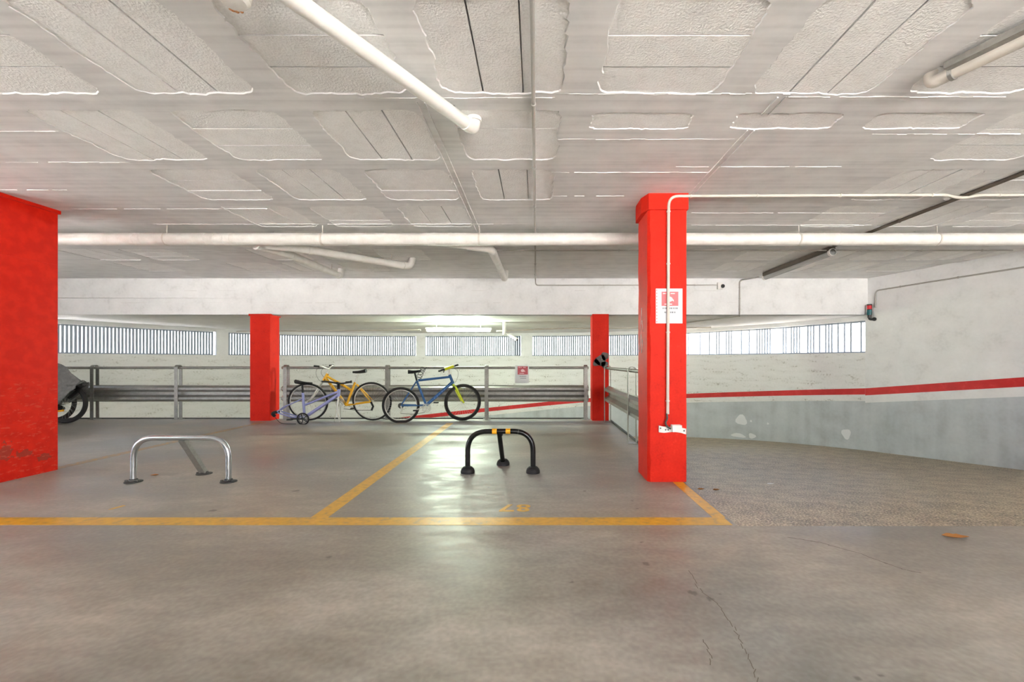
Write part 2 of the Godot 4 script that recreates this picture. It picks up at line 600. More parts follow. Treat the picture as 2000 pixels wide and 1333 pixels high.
	var beam := struct("trim_1", st, M.white, "deep white concrete beam spanning above the back barriers")
	beam.set_meta("category", "beam")
	for y in [2.36, 2.6]:
		st = mb()
		var x := -9.4
		while x < 6.4:
			var l := rng.randf_range(0.15, 0.6)
			if rng.randf() < 0.45:
				box(st, V(x, y + rng.randf_range(-0.006, 0.006), BEAM_D - 0.0015), V(x + l, y + rng.randf_range(0.004, 0.009), BEAM_D + 0.001))
			x += l + rng.randf_range(0.05, 0.5)
		part(beam, "board_mark", st, M.rib)
	# street and yard outside the openings
	st = mb()
	box(st, V(-6, -0.4, -32), V(22, -0.02, -7.5))
	struct("floor_street", st, M.pavement, "pale paved street outside the entrance")
	st = mb()
	box(st, V(-30, -0.4, -14), V(-11.6, -0.02, 14))
	struct("floor_yard", st, M.pavement, "pale paved yard outside the window band")

func bar_wall(st: SurfaceTool, a: Vector2, b: Vector2, y0: float, y1: float, t: float):
	var pa := V(a.x, (y0 + y1) / 2, a.y)
	var pb := V(b.x, (y0 + y1) / 2, b.y)
	bar(st, pa, pb, t, y1 - y0)
func wall_bands(up: SurfaceTool, stripe: SurfaceTool, dado: SurfaceTool, a: Vector2, b: Vector2, oa: float, ob: float, top: float, sw: float):
	var inward := Vector3(-1, 0, 0.2)
	if absf(a.x) < 6.0 or a.y > 9.3 or b.y > 9.3:
		inward = Vector3(-(a.x + b.x) / 2 - 1.5, 0, (a.y + b.y) / 2 - 9.0)
	var ha := ramp_y(a.x, a.y)
	var hb := ramp_y(b.x, b.y)
	var ya := [ha - 0.4, ha + oa - sw * 2.05, ha + oa - sw, ha + oa, top]
	var yb := [hb - 0.4, hb + ob - sw * 2.05, hb + ob - sw, hb + ob, top]
	var who := [dado, up, stripe, up]
	for k in 4:
		quad_auto(who[k], V(a.x, ya[k], a.y), V(b.x, yb[k], b.y), V(b.x, yb[k + 1], b.y), V(a.x, ya[k + 1], a.y), inward)

# ---------------- ceiling: two-way ribbed slab with filler blocks ----------------
func coffer(k: int, j: int) -> Rect2:
	# x, depth rectangle of the visible blocks of cell k (across), j (away); empty where the slab is solid
	var r := Rect2(-0.57 + 0.94 * k, 2.06 + 0.93 * j, 0.73, 0.75)
	if j <= 0:
		return r
	if k <= -4:
		return r if j >= 5 and k >= -7 and (k + j) % 3 != 0 else Rect2()
	if k >= 1 and k <= 3:
		if j == 1:
			return Rect2(r.position.x + (0.0 if k == 1 else 0.05), 3.02, 0.7, 0.22)
		return Rect2()
	if k == 0 and j >= 3 or k == -1 and j >= 4 or k == -2 and j >= 6:
		return Rect2()
	return r
func ceiling_slab():
	var st := mb()
	var nz := FastNoiseLite.new()
	nz.seed = 91
	nz.frequency = 3.2
	nz.fractal_octaves = 3
	var slots := []
	for k in range(-12, 10):
		for j in range(-3, 8):
			var x0 := -0.57 + 0.94 * k - 0.105
			var d0 := 2.06 + 0.93 * j - 0.09
			var x1 := x0 + 0.94
			var d1 := minf(d0 + 0.93, BEAM_D + 0.02)
			if x0 < -11.4 or d1 <= d0:
				continue
			var c := coffer(k, j)
			if c.size.x <= 0.0 or d1 - d0 < 0.92:
				quad(st, V(x0, CEIL, d0), V(x1, CEIL, d0), V(x1, CEIL, d1), V(x0, CEIL, d1), Vector3.DOWN)
				continue
			var inner := []
			var outer := []
			var m := 24
			var cc := c.get_center()
			for side in 4:
				for i in m:
					var t := float(i) / m
					var u := Vector2.ZERO
					if side == 0: u = Vector2(t, 0)
					elif side == 1: u = Vector2(1, t)
					elif side == 2: u = Vector2(1 - t, 1)
					else: u = Vector2(0, 1 - t)
					outer.append(Vector2(lerpf(x0, x1, u.x), lerpf(d0, d1, u.y)))
					var p := c.position + c.size * u
					var e := nz.get_noise_2d(p.x, p.y) * 0.022 + nz.get_noise_2d(p.x * 6.0 + 70.0, p.y * 6.0) * 0.014 + rng.randf_range(-0.003, 0.003)
					var pull := (cc - p).normalized()
					var corner := maxf(absf(u.x - 0.5), absf(u.y - 0.5)) + minf(absf(u.x - 0.5), absf(u.y - 0.5))
					inner.append(p + pull * (e + maxf(0.0, corner - 0.9) * 0.35))
			var q := inner.size()
			for i in q:
				var a: Vector2 = inner[i]
				var b: Vector2 = inner[(i + 1) % q]
				var oa: Vector2 = outer[i]
				var ob: Vector2 = outer[(i + 1) % q]
				quad(st, V(oa.x, CEIL, oa.y), V(ob.x, CEIL, ob.y), V(b.x, CEIL - 0.002, b.y), V(a.x, CEIL - 0.002, a.y), Vector3.DOWN)
				var la := a + (cc - a).normalized() * 0.006
				var lb := b + (cc - b).normalized() * 0.006
				var inw := V(cc.x - a.x, 0, cc.y - a.y) - V(0, 0.3, 0)
				quad_auto(st, V(a.x, CEIL - 0.002, a.y), V(b.x, CEIL - 0.002, b.y), V(lb.x, CEIL + 0.006, lb.y), V(la.x, CEIL + 0.006, la.y), inw)
			slots.append([c, (k + j) % 2 == 0, j])
	# rough remaining strips at the ends, and the body of the slab
	quad(st, V(-11.6, CEIL, -7.5), V(9.7, CEIL, -7.5), V(9.7, CEIL, -0.82), V(-11.6, CEIL, -0.82), Vector3.DOWN)
	quad(st, V(-11.6, CEIL, -0.9), V(-10.6, CEIL, -0.9), V(-10.6, CEIL, BEAM_D), V(-11.6, CEIL, BEAM_D), Vector3.DOWN)
	quad(st, V(8.7, CEIL, -0.9), V(9.8, CEIL, -0.9), V(9.8, CEIL, BEAM_D), V(8.7, CEIL, BEAM_D), Vector3.DOWN)
	box(st, V(-11.6, CEIL + 0.05, -7.5), V(9.8, CEIL + 0.3, BEAM_D + 0.35))
	var ceil := struct("ceiling", st, M.rib, "white ribbed concrete ceiling with rough filler blocks")
	# blocks: three to a cell, laid alternately across and along
	var shapes := {}
	for s in slots:
		var c: Rect2 = s[0]
		var along: bool = s[1]
		var count := 3 if c.size.y > 0.5 else 1
		for b in count:
			var sx := c.size.x + 0.06
			var sd := c.size.y + 0.06
			var cx := c.get_center().x
			var cd := c.get_center().y
			if count == 3:
				var gap: float = [0.005, 0.009, 0.014][(b + int(absf(c.position.x) * 10.0)) % 3]
				if along:
					sx = c.size.x / 3 - gap
					cx = c.position.x + c.size.x * (b + 0.5) / 3
					if b != 1:
						sx += 0.03
						cx += 0.015 * (b - 1)
				else:
					sd = c.size.y / 3 - gap
					cd = c.position.y + c.size.y * (b + 0.5) / 3
					if b != 1:
						sd += 0.03
						cd += 0.015 * (b - 1)
			var key := "%.3f_%.3f" % [sx, sd]
			if not shapes.has(key):
				var bm := BoxMesh.new()
				bm.size = Vector3(sx, 0.04, sd)
				shapes[key] = bm
			var o := MeshInstance3D.new()
			o.name = "block"
			o.mesh = shapes[key]
			o.material_override = M.block
			ceil.add_child(o, true)
			o.position = V(cx, CEIL + 0.0235 + rng.randf_range(-0.001, 0.003), cd)
	# ridges of mortar squeezed between the form boards
	for r in [[1090, 272, 1432], [1078, 337, 1384], [1080, 383, 1230], [1350, 416, 1600], [0, 257, 112], [0, 317, 250], [0, 371, 130], [130, 408, 520], [1320, 326, 1640], [1085, 183, 1540], [1540, 189, 1960], [700, 191, 1080], [1690, 262, 1990], [300, 438, 1000], [120, 458, 300], [1350, 440, 1700]]:
		st = mb()
		var a := at_height(r[0], r[1], CEIL)
		var b := at_height(r[2], r[1], CEIL)
		var x := a.x
		var w0 := 0.004
		while x < b.x:
			var l := minf(rng.randf_range(0.03, 0.12), b.x - x + 0.01)
			var w1 := rng.randf_range(0.002, 0.006)
			var z := a.z + rng.randf_range(-0.004, 0.004)
			if rng.randf() < 0.9:
				box(st, Vector3(x, CEIL - w1, z), Vector3(x + l, CEIL + 0.004, z + w0))
			w0 = w1
			x += l
		part(ceil, "mortar_ridge", st, M.rib)
	# raised seams running away from the viewer
	for s in [[-0.74, 2.9, 5.9], [1.53, 2.84, 3.05], [1.53, 3.25, 4.48]]:
		st = mb()
		for e in [-0.028, 0.022]:
			var d: float = s[1]
			while d < s[2]:
				var l := rng.randf_range(0.05, 0.2)
				box(st, V(s[0] + e + rng.randf_range(-0.003, 0.003), CEIL - rng.randf_range(0.004, 0.01), d), V(s[0] + e + 0.008, CEIL + 0.004, minf(d + l, s[2])))
				d += l
		part(ceil, "mortar_ridge", st, M.rib)

# ---------------- far wall of the ramp with louvred windows ----------------
func wall_curve() -> Array:
	var c := Curve2D.new()
	var pts := [Vector2(6.62, 9.17), Vector2(6.25, 10.2), Vector2(5.6, 11.6), Vector2(4.4, 13.1), Vector2(3.0, 14.1), Vector2(1.4, 14.7), Vector2(-0.8, 15.0), Vector2(-3.6, 15.1), Vector2(-6.0, 14.85), Vector2(-7.8, 14.2), Vector2(-8.8, 13.2), Vector2(-9.7, 11.7), Vector2(-10.5, 10.1), Vector2(-11.25, 9.0)]
	for i in pts.size():
		var t: Vector2 = (pts[mini(i + 1, pts.size() - 1)] - pts[maxi(i - 1, 0)]) / 6.0
		c.add_point(pts[i], -t, t)
	c.bake_interval = 0.05
	var out := []
	var l := c.get_baked_length()
	var n := int(l / 0.07)
	for i in n + 1:
		out.append(c.sample_baked(l * i / n))
	return out
func far_wall():
	var pts := wall_curve()
	var lower := mb()
	var stripe := mb()
	var dado := mb()
	var lintel := mb()
	var roof := mb()
	var centre := Vector2(-1.5, 9.3)
	for i in pts.size() - 1:
		var a: Vector2 = pts[i]
		var b: Vector2 = pts[i + 1]
		var inw2 := (centre - a).normalized()
		var inward := Vector3(inw2.x, 0, -inw2.y)
		wall_bands(lower, stripe, dado, a, b, 1.253, 1.253, 1.36, 0.125)
		var oa := a - inw2 * 0.25
		var ob := b - (centre - b).normalized() * 0.25
		quad_auto(lower, V(a.x, 1.36, a.y), V(b.x, 1.36, b.y), V(ob.x, 1.36, ob.y), V(oa.x, 1.36, oa.y), Vector3.UP)
		quad_auto(lower, V(oa.x, 1.36, oa.y), V(ob.x, 1.36, ob.y), V(ob.x, -3.2, ob.y), V(oa.x, -3.2, oa.y), -inward)
		for y in [[2.02, 2.3]]:
			quad_auto(lintel, V(a.x, y[0], a.y), V(b.x, y[0], b.y), V(b.x, y[1], b.y), V(a.x, y[1], a.y), inward)
			quad_auto(lintel, V(oa.x, y[0], oa.y), V(ob.x, y[0], ob.y), V(ob.x, y[1], ob.y), V(oa.x, y[1], oa.y), -inward)
			quad_auto(lintel, V(oa.x, y[0], oa.y), V(ob.x, y[0], ob.y), V(b.x, y[0], b.y), V(a.x, y[0], a.y), Vector3.DOWN)
		for y in [BEAM_Y - 0.01, 2.45]:
			tri(roof, V(centre.x, y, centre.y - 0.1), V(oa.x, y, oa.y), V(ob.x, y, ob.y), Vector3.DOWN if y < 2.3 else Vector3.UP)
		quad_auto(roof, V(oa.x, BEAM_Y - 0.01, oa.y), V(ob.x, BEAM_Y - 0.01, ob.y), V(ob.x, 2.45, ob.y), V(oa.x, 2.45, oa.y), -inward)
	var w := struct("wall_back", lower, M.sill_wall, "curved white wall with a red stripe behind the crash barriers")
	part(w, "painted_stripe", stripe, M.stripe)
	part(w, "grey_dado", dado, M.dado)
	part(w, "lintel", lintel, M.white)
	struct("ceiling_ramp", roof, M.rib, "low white concrete ceiling above the ramp")
	# fresh filler blotches on the grey dado
	for q in [[1448, 821, 11, 10], [1653, 848, 9, 10], [1442, 851, 14, 4], [1469, 852, 7, 5], [1467, 823, 2, 2], [1500, 828, 2, 2]]:
		var ang: float = (q[0] - VX) / F
		var best := 0
		var hit: Vector2 = pts[0]
		for i in pts.size() - 1:
			var f0: float = pts[i].x - ang * pts[i].y
			var f1: float = pts[i + 1].x - ang * pts[i + 1].y
			if f0 * f1 <= 0.0 and pts[i].y > 8.0:
				best = i
				hit = pts[i].lerp(pts[i + 1], f0 / (f0 - f1))
		var c := P(q[0], q[1], hit.y)
		var tg: Vector2 = (pts[best + 1] - pts[best]).normalized()
		var u := V(tg.x, 0, tg.y)
		var nn := u.cross(Vector3.UP).normalized()
		if nn.dot(-c) < 0:
			nn = -nn
		var squash: float = absf(u.x + u.z * c.x / -c.z)
		var st := mb()
		var last := Vector3.ZERO
		for i in 15:
			var a := TAU * i / 14.0
			var rr := 1.0 + 0.16 * sin(a * 3.0 + q[0])
			var p: Vector3 = c + nn * 0.004 + u * cos(a) * q[2] / F * hit.y * rr / maxf(squash, 0.25) + Vector3.UP * sin(a) * q[3] / F * hit.y * rr
			if i > 0:
				tri(st, c + nn * 0.008, last, p, nn)
			last = p
		part(w, "plaster_patch", st, M.patch)
	# window bays: piers between them, thin upright slats in each
	var piers := [[423, 449], [812, 836], [1017, 1042]]
	var edges := [[-200, 423, "window_1"], [449, 812, "window_2"], [836, 1017, "window_3"], [1042, 1250, "window_4"], [1250, 1720, "window_5"]]
	var shape := BoxMesh.new()
	shape.size = Vector3(0.046, 0.66, 0.03)
	var thin := BoxMesh.new()
	thin.size = Vector3(0.026, 0.66, 0.02)
	var wide := BoxMesh.new()
	wide.size = Vector3(0.055, 0.66, 0.05)
	var nodes := []
	var k := 1
	for e in edges:
		var o := Node3D.new()
		o.name = "window_%d" % k
		o.set_meta("kind", "structure")
		o.set_meta("label", ["long louvred window band beyond the big red column", "louvred window band above the bicycles", "louvred window under the lit tube", "louvred window behind the small red column", "louvred window band beside the traffic light"][k - 1])
		o.set_meta("category", "window")
		add_child(o, true)
		nodes.append([e[0], e[1], o, 0])
		k += 1
	for i in pts.size() - 1:
		var a: Vector2 = pts[i]
		var px := VX + a.x / a.y * F
		var tg: Vector2 = (pts[i + 1] - a).normalized()
		var back := a - (centre - a).normalized() * 0.13
		for nd in nodes:
			if px > nd[0] and px < nd[1]:
				var dark: bool = px > 1001 and px < 1016
				if nd[0] == 1250 and rng.randf() < 0.45:
					continue
				var o := MeshInstance3D.new()
				o.name = "slat"
				o.mesh = wide if dark else (thin if nd[0] == 1250 else shape)
				o.material_override = M.slat_dark if dark else M.slat
				nd[2].add_child(o, true)
				o.position = V(back.x, 1.69, back.y)
				o.rotation.y = atan2(tg.y, tg.x)
	for nd in nodes:
		var st := mb()
		for i in pts.size() - 1:
			var px: float = VX + pts[i].x / pts[i].y * F
			if px > nd[0] and px < nd[1]:
				var a: Vector2 = pts[i] - (centre - pts[i]).normalized() * 0.13
				var b: Vector2 = pts[i + 1] - (centre - pts[i + 1]).normalized() * 0.13
				for y in [2.0, 1.375]:
					bar(st, V(a.x, y, a.y), V(b.x, y, b.y), 0.05, 0.03)
		part(nd[2], "window_frame", st, M.slat)
	for p in piers:
		var lo := -1
		var hi := -1
		for i in pts.size():
			var px: float = VX + pts[i].x / pts[i].y * F
			if px > p[0] and px < p[1]:
				hi = i if lo >= 0 else hi
				lo = i if lo < 0 else lo
		var a: Vector2 = pts[lo]
		var b: Vector2 = pts[maxi(hi, lo + 1)]
		var mid := (a + b) / 2.0
		var inw := (centre - mid).normalized()
		var st := mb()
		var ctr := mid - inw * 0.12
		obox(st, V(ctr.x, 1.69, ctr.y), Vector3((b - a).length() + 0.02, 0.68, 0.23), Basis(Vector3.UP, atan2((b - a).y, (b - a).x)))
		part(w, "window_pier", st, M.white)

# ---------------- red columns ----------------
func columns_build():
	# big column cut by the frame
	var c := thing("concrete_column", "big scuffed red concrete column next to the silver hoop", "column", V(-5.55, 0, 4.73), "red columns")
	var st := mb()
	var lo := V(-5.83, 0, 5.01)
	var hi := V(-5.27, CEIL + 0.01, 4.45)
	column_faces(st, lo, hi)
	part(c, "shaft", st, M.red_scuffed)
	st = mb()
	bevel_box(st, V(-5.85, CEIL - 0.035, 5.03), V(-5.245, CEIL + 0.008, 4.43), 0.01)
	part(c, "top_collar", st, M.red)
	for y in [0.55, 1.0, 1.55, 2.25]:
		st = mb()
		box(st, V(-5.28, y, 4.46), V(-5.2675, y + 0.008, 5.0))
		part(c, "casting_seam", st, M.red)
	# column with the sign
	c = thing("concrete_column", "bright red column carrying a paper notice and a conduit", "column", V(1.29, 0, 4.7), "red columns")
	st = mb()
	rough_column(st, Vector2(1.10, 4.5), Vector2(1.483, 4.92), 0.03)
	part(c, "shaft", st, M.red)
	st = mb()
	prism(st, [Vector2(1.105, -4.478), Vector2(1.495, -4.478), Vector2(1.495, -4.94), Vector2(1.075, -4.94), Vector2(1.06, -4.85), Vector2(1.06, -4.62)], CEIL - 0.16, CEIL + 0.01)
	part(c, "capital", st, M.red)
	# scratches on the shaded flank
	st = mb()
	for s in [[4.75, 1.75, 4.8, 1.55], [4.8, 1.55, 4.74, 1.35], [4.78, 1.5, 4.85, 1.3], [4.72, 1.42, 4.76, 1.28], [4.74, 1.62, 4.7, 1.5]]:
		bar(st, V(1.0985, s[1], s[0]), V(1.0985, s[3], s[2]), 0.004, 0.004)
	part(c, "paint_scratch", st, M.patch)
	# two columns at the barrier
	c = thing("concrete_column", "red column between the barriers left of the bicycles", "column", V(-5.52, 0, 9.25), "red columns")
	st = mb()
	bevel_box(st, V(-5.72, 0, 9.42), V(-5.32, BEAM_Y + 0.01, 9.08), 0.008)
	part(c, "shaft", st, M.red)
	st = mb()
	bevel_box(st, V(-5.74, BEAM_Y - 0.03, 9.44), V(-5.3, BEAM_Y + 0.01, 9.06), 0.008)
	part(c, "top_collar", st, M.red)
	c = thing("concrete_column", "slim red column with a grey spray smudge at the barrier corner", "column", V(1.28, 0, 9.25), "red columns")
	st = mb()
	bevel_box(st, V(1.115, 0, 9.42), V(1.446, BEAM_Y + 0.01, 9.1), 0.008)
	part(c, "shaft", st, M.red)
	st = mb()
	for q in [[1173, 705, 11], [1182, 696, 8], [1165, 709, 7], [1181, 713, 7]]:
		var p := P(q[0], q[1], 9.098)
		var last := Vector3.ZERO
		for i in 13:
			var a := TAU * i / 12.0
			var v: Vector3 = p + Vector3(cos(a), sin(a), 0) * q[2] / F * 9.1 * (1.0 + 0.15 * sin(3 * a + q[0]))
			v.x = minf(v.x, 1.438)
			if i > 0:
				tri(st, p, last, v, Vector3.BACK)
			last = v
	part(c, "spray_smudge", st, M.spray)

func column_faces(st: SurfaceTool, lo: Vector3, hi: Vector3):
	var h := hi.y
	var cs := [Vector3(lo.x, 0, hi.z), Vector3(hi.x, 0, hi.z), Vector3(hi.x, 0, lo.z), Vector3(lo.x, 0, lo.z)]
	for i in 4:
		var a: Vector3 = cs[i]
		var b: Vector3 = cs[(i + 1) % 4]
		var n := (b - a).cross(Vector3.UP).normalized()
		var mid := (lo + hi) / 2
		if n.dot(a - mid) < 0:
			n = -n
		var v := [[a, Vector2(0, 1)], [b, Vector2(1, 1)], [b + Vector3(0, h, 0), Vector2(1, 0)], [a, Vector2(0, 1)], [b + Vector3(0, h, 0), Vector2(1, 0)], [a + Vector3(0, h, 0), Vector2(0, 0)]]
		if (v[2][0] - v[0][0]).cross(v[1][0] - v[0][0]).dot(n) < 0.0:
			v.reverse()
		for q in v:
			st.set_normal(n)
			st.set_uv(q[1])
			st.add_vertex(q[0])
func rough_column(st: SurfaceTool, a: Vector2, b: Vector2, e: float):
	# uneven chamfer on the left front edge, as plastered by hand
	var rows := 48
	var nz := FastNoiseLite.new()
	nz.seed = 15
	nz.frequency = 2.4
	var prev := []
	for r in rows + 1:
		var y := (CEIL + 0.01) * r / rows
		var k := e + nz.get_noise_2d(y * 2.0, 0) * 0.016
		var j := nz.get_noise_2d(y, 50) * 0.006
		var cur := [V(a.x + j, y, a.y + k), V(a.x + k * 0.85, y, a.y), V(b.x - 0.006, y, a.y), V(b.x + j * 0.4, y, a.y + 0.006), V(b.x, y, b.y), V(a.x + j, y, b.y)]
		if r > 0:
			var outs := [Vector3(-1, 0, 1), Vector3(0, 0, 1), Vector3(1, 0, 1), Vector3(1, 0, 0), Vector3(0, 0, -1), Vector3(-1, 0, 0)]
			for i in 6:
				quad_auto(st, prev[i], prev[(i + 1) % 6], cur[(i + 1) % 6], cur[i], outs[i])
		prev = cur

# ---------------- crash barriers ----------------
func barrier(label: String, a: Vector2, b: Vector2, posts: Array, rail_ends := Vector2(0.05, 0.05)):
	# a, b: x and depth of the ends; posts: distances from a. Posts are flat bars bent into hoops astride the rail and the beam
	var t := thing("crash_barrier", label, "barrier", V(a.x, 0, a.y), "galvanised crash barriers")
	var along := V((b - a).x, 0, (b - a).y).normalized()
	var len := (b - a).length()
	var side := along.cross(Vector3.UP).normalized()
	var o := V(a.x, 0, a.y)
	for s in posts:
		var path := []
		var half := 0.06
		path.append(side * -half)
		for i in 9:
			var g := PI * i / 8.0
			path.append(side * -cos(g) * half + Vector3(0, 1.06 + sin(g) * 0.05, 0))
		path.append(side * half)
		var st := mb()
		for i in path.size() - 1:
			var p: Vector3 = o + along * s + path[i]
			var q: Vector3 = o + along * s + path[i + 1]
			var dir := (q - p).normalized()
			var nrm := along.cross(dir).normalized()
			obox(st, (p + q) / 2.0, Vector3(0.07, 0.009, (q - p).length() + 0.004), Basis(along, nrm, dir))
		box(st, o + along * s - Vector3(0.075, 0, 0.075), o + along * s + Vector3(0.075, 0.008, 0.075))
		part(t, "post", st, M.galv)
	var st := mb()
	tube(st, [o - along * rail_ends.x + Vector3(0, 1.055, 0), o + along * (len + rail_ends.y) + Vector3(0, 1.055, 0)], 0.027, 12)
	part(t, "top_rail", st, M.galv)
	# double-wave beam
	var prof := [Vector2(-0.035, 0.17), Vector2(-0.03, 0.155), Vector2(0.046, 0.12), Vector2(0.046, 0.075), Vector2(-0.04, 0.03), Vector2(-0.04, -0.03), Vector2(0.046, -0.075), Vector2(0.046, -0.12), Vector2(-0.03, -0.155), Vector2(-0.035, -0.17)]
	st = mb()
	var front := side if side.dot(V(0, 0, -1)) > 0.5 or side.dot(Vector3(-1, 0, 0)) > 0.5 else -side
	for k in 2:
		for i in prof.size() - 1:
			var p0: Vector3 = front * (prof[i].x - 0.007 * k) + Vector3(0, 0.53 + prof[i].y, 0)
			var p1: Vector3 = front * (prof[i + 1].x - 0.007 * k) + Vector3(0, 0.53 + prof[i + 1].y, 0)
			quad_auto(st, o + p0, o + p0 + along * len, o + p1 + along * len, o + p1, front if k == 0 else -front)
	for e in [0.0, len]:
		for i in prof.size() - 1:
			var p0: Vector3 = o + along * e + front * prof[i].x + Vector3(0, 0.53 + prof[i].y, 0)
			var p1: Vector3 = o + along * e + front * prof[i + 1].x + Vector3(0, 0.53 + prof[i + 1].y, 0)
			quad_auto(st, p0, p1, p1 - front * 0.007, p0 - front * 0.007, along * (1.0 if e > 0 else -1.0))
	part(t, "guard_beam", st, M.galv)
	st = mb()
	bar(st, o + Vector3(0, 0.012, 0) - front * 0.085, o + along * len + Vector3(0, 0.012, 0) - front * 0.085, 0.03, 0.024)
	part(t, "kerb_angle", st, M.dark_steel)
func barriers():
	barrier("crash barrier running behind the covered scooter to the red column", Vector2(-11.1, 9.3), Vector2(-5.74, 9.3), [0.1, 2.07, 3.78])
	barrier("long crash barrier with the three bicycles leaning on it", Vector2(-5.2, 9.3), Vector2(1.06, 9.3), [0.09, 2.16, 4.18, 6.2], Vector2(0.0, 0.0))
	barrier("short crash barrier running from the slim column along the ramp edge", Vector2(1.39, 5.0), Vector2(1.39, 9.06), [1.62, 3.92], Vector2(0.0, 0.0))
	# notice on the rail
	var st := mb()
	var a := P(1006, 714, 9.21)
	var b := P(1033, 749, 9.21)
	box(st, Vector3(a.x, b.y, a.z - 0.002), Vector3(b.x, a.y, a.z))
	var n := thing("notice", "small paper notice with a red square hung on the long barrier rail", "notice", Vector3(a.x, b.y, a.z))
	part(n, "sheet", st, plain(Color8(220, 222, 220), 0.35))
	notice_print(n, P(1011, 716, 9.208), P(1031, 732, 9.208), P(1015, 735, 9.208), P(1028, 740, 9.208), 0.6)

func notice_print(n: Node3D, a: Vector3, b: Vector3, c: Vector3, d: Vector3, dark: float):
	# red panel with a pale emblem and two lines of small grey print, too blurred to read
	var im := Image.create_empty(96, 80, false, Image.FORMAT_RGB8)
	im.fill(Color8(222, 92, 98).lerp(Color8(176, 62, 70), dark))
	var pale := Color8(250, 214, 214)
	im.fill_rect(Rect2i(8, 8, 16, 5), pale)
	im.fill_rect(Rect2i(28, 8, 10, 5), pale)
	im.fill_rect(Rect2i(52, 8, 24, 5), pale)
	for y in 80:
		for x in 96:
			if Vector2((x - 46) / 17.0, (y - 42) / 14.0).length() < 1.0 or (x > 46 and x < 70 and absf(y - 30 - (x - 46) * 0.9) < 5.0) or (y > 66 and y < 73 and x > 16 and x < 60):
				im.set_pixel(x, y, pale)
	var m := plain(Color.WHITE, 0.4)
	m.albedo_texture = ImageTexture.create_from_image(im)
	var st := mb()
	var v := [[Vector3(a.x, a.y, a.z), Vector2(0, 0)], [Vector3(b.x, a.y, a.z), Vector2(1, 0)], [Vector3(b.x, b.y, a.z), Vector2(1, 1)], [Vector3(a.x, a.y, a.z), Vector2(0, 0)], [Vector3(b.x, b.y, a.z), Vector2(1, 1)], [Vector3(a.x, b.y, a.z), Vector2(0, 1)]]
	for q in v:
		st.set_normal(Vector3.BACK)
		st.set_uv(q[1])
		st.add_vertex(q[0])
	part(n, "red_panel", st, m)
	st = mb()
	var h := (c.y - d.y)
	for row in 2:
		var x := c.x + (0.0 if row == 0 else (d.x - c.x) * 0.12)
		while x < d.x - (0.0 if row == 0 else (d.x - c.x) * 0.12):
			var l := (d.x - c.x) * rng.randf_range(0.05, 0.13)
			quad(st, Vector3(x, c.y - h * row * 0.72, a.z), Vector3(x + l, c.y - h * row * 0.72, a.z), Vector3(x + l, c.y - h * (row * 0.72 + 0.28), a.z), Vector3(x, c.y - h * (row * 0.72 + 0.28), a.z), Vector3.BACK)
			x += l * 1.35
	part(n, "small_print", st, plain(Color8(120, 122, 128), 0.6)).set_meta("kind", "stuff")

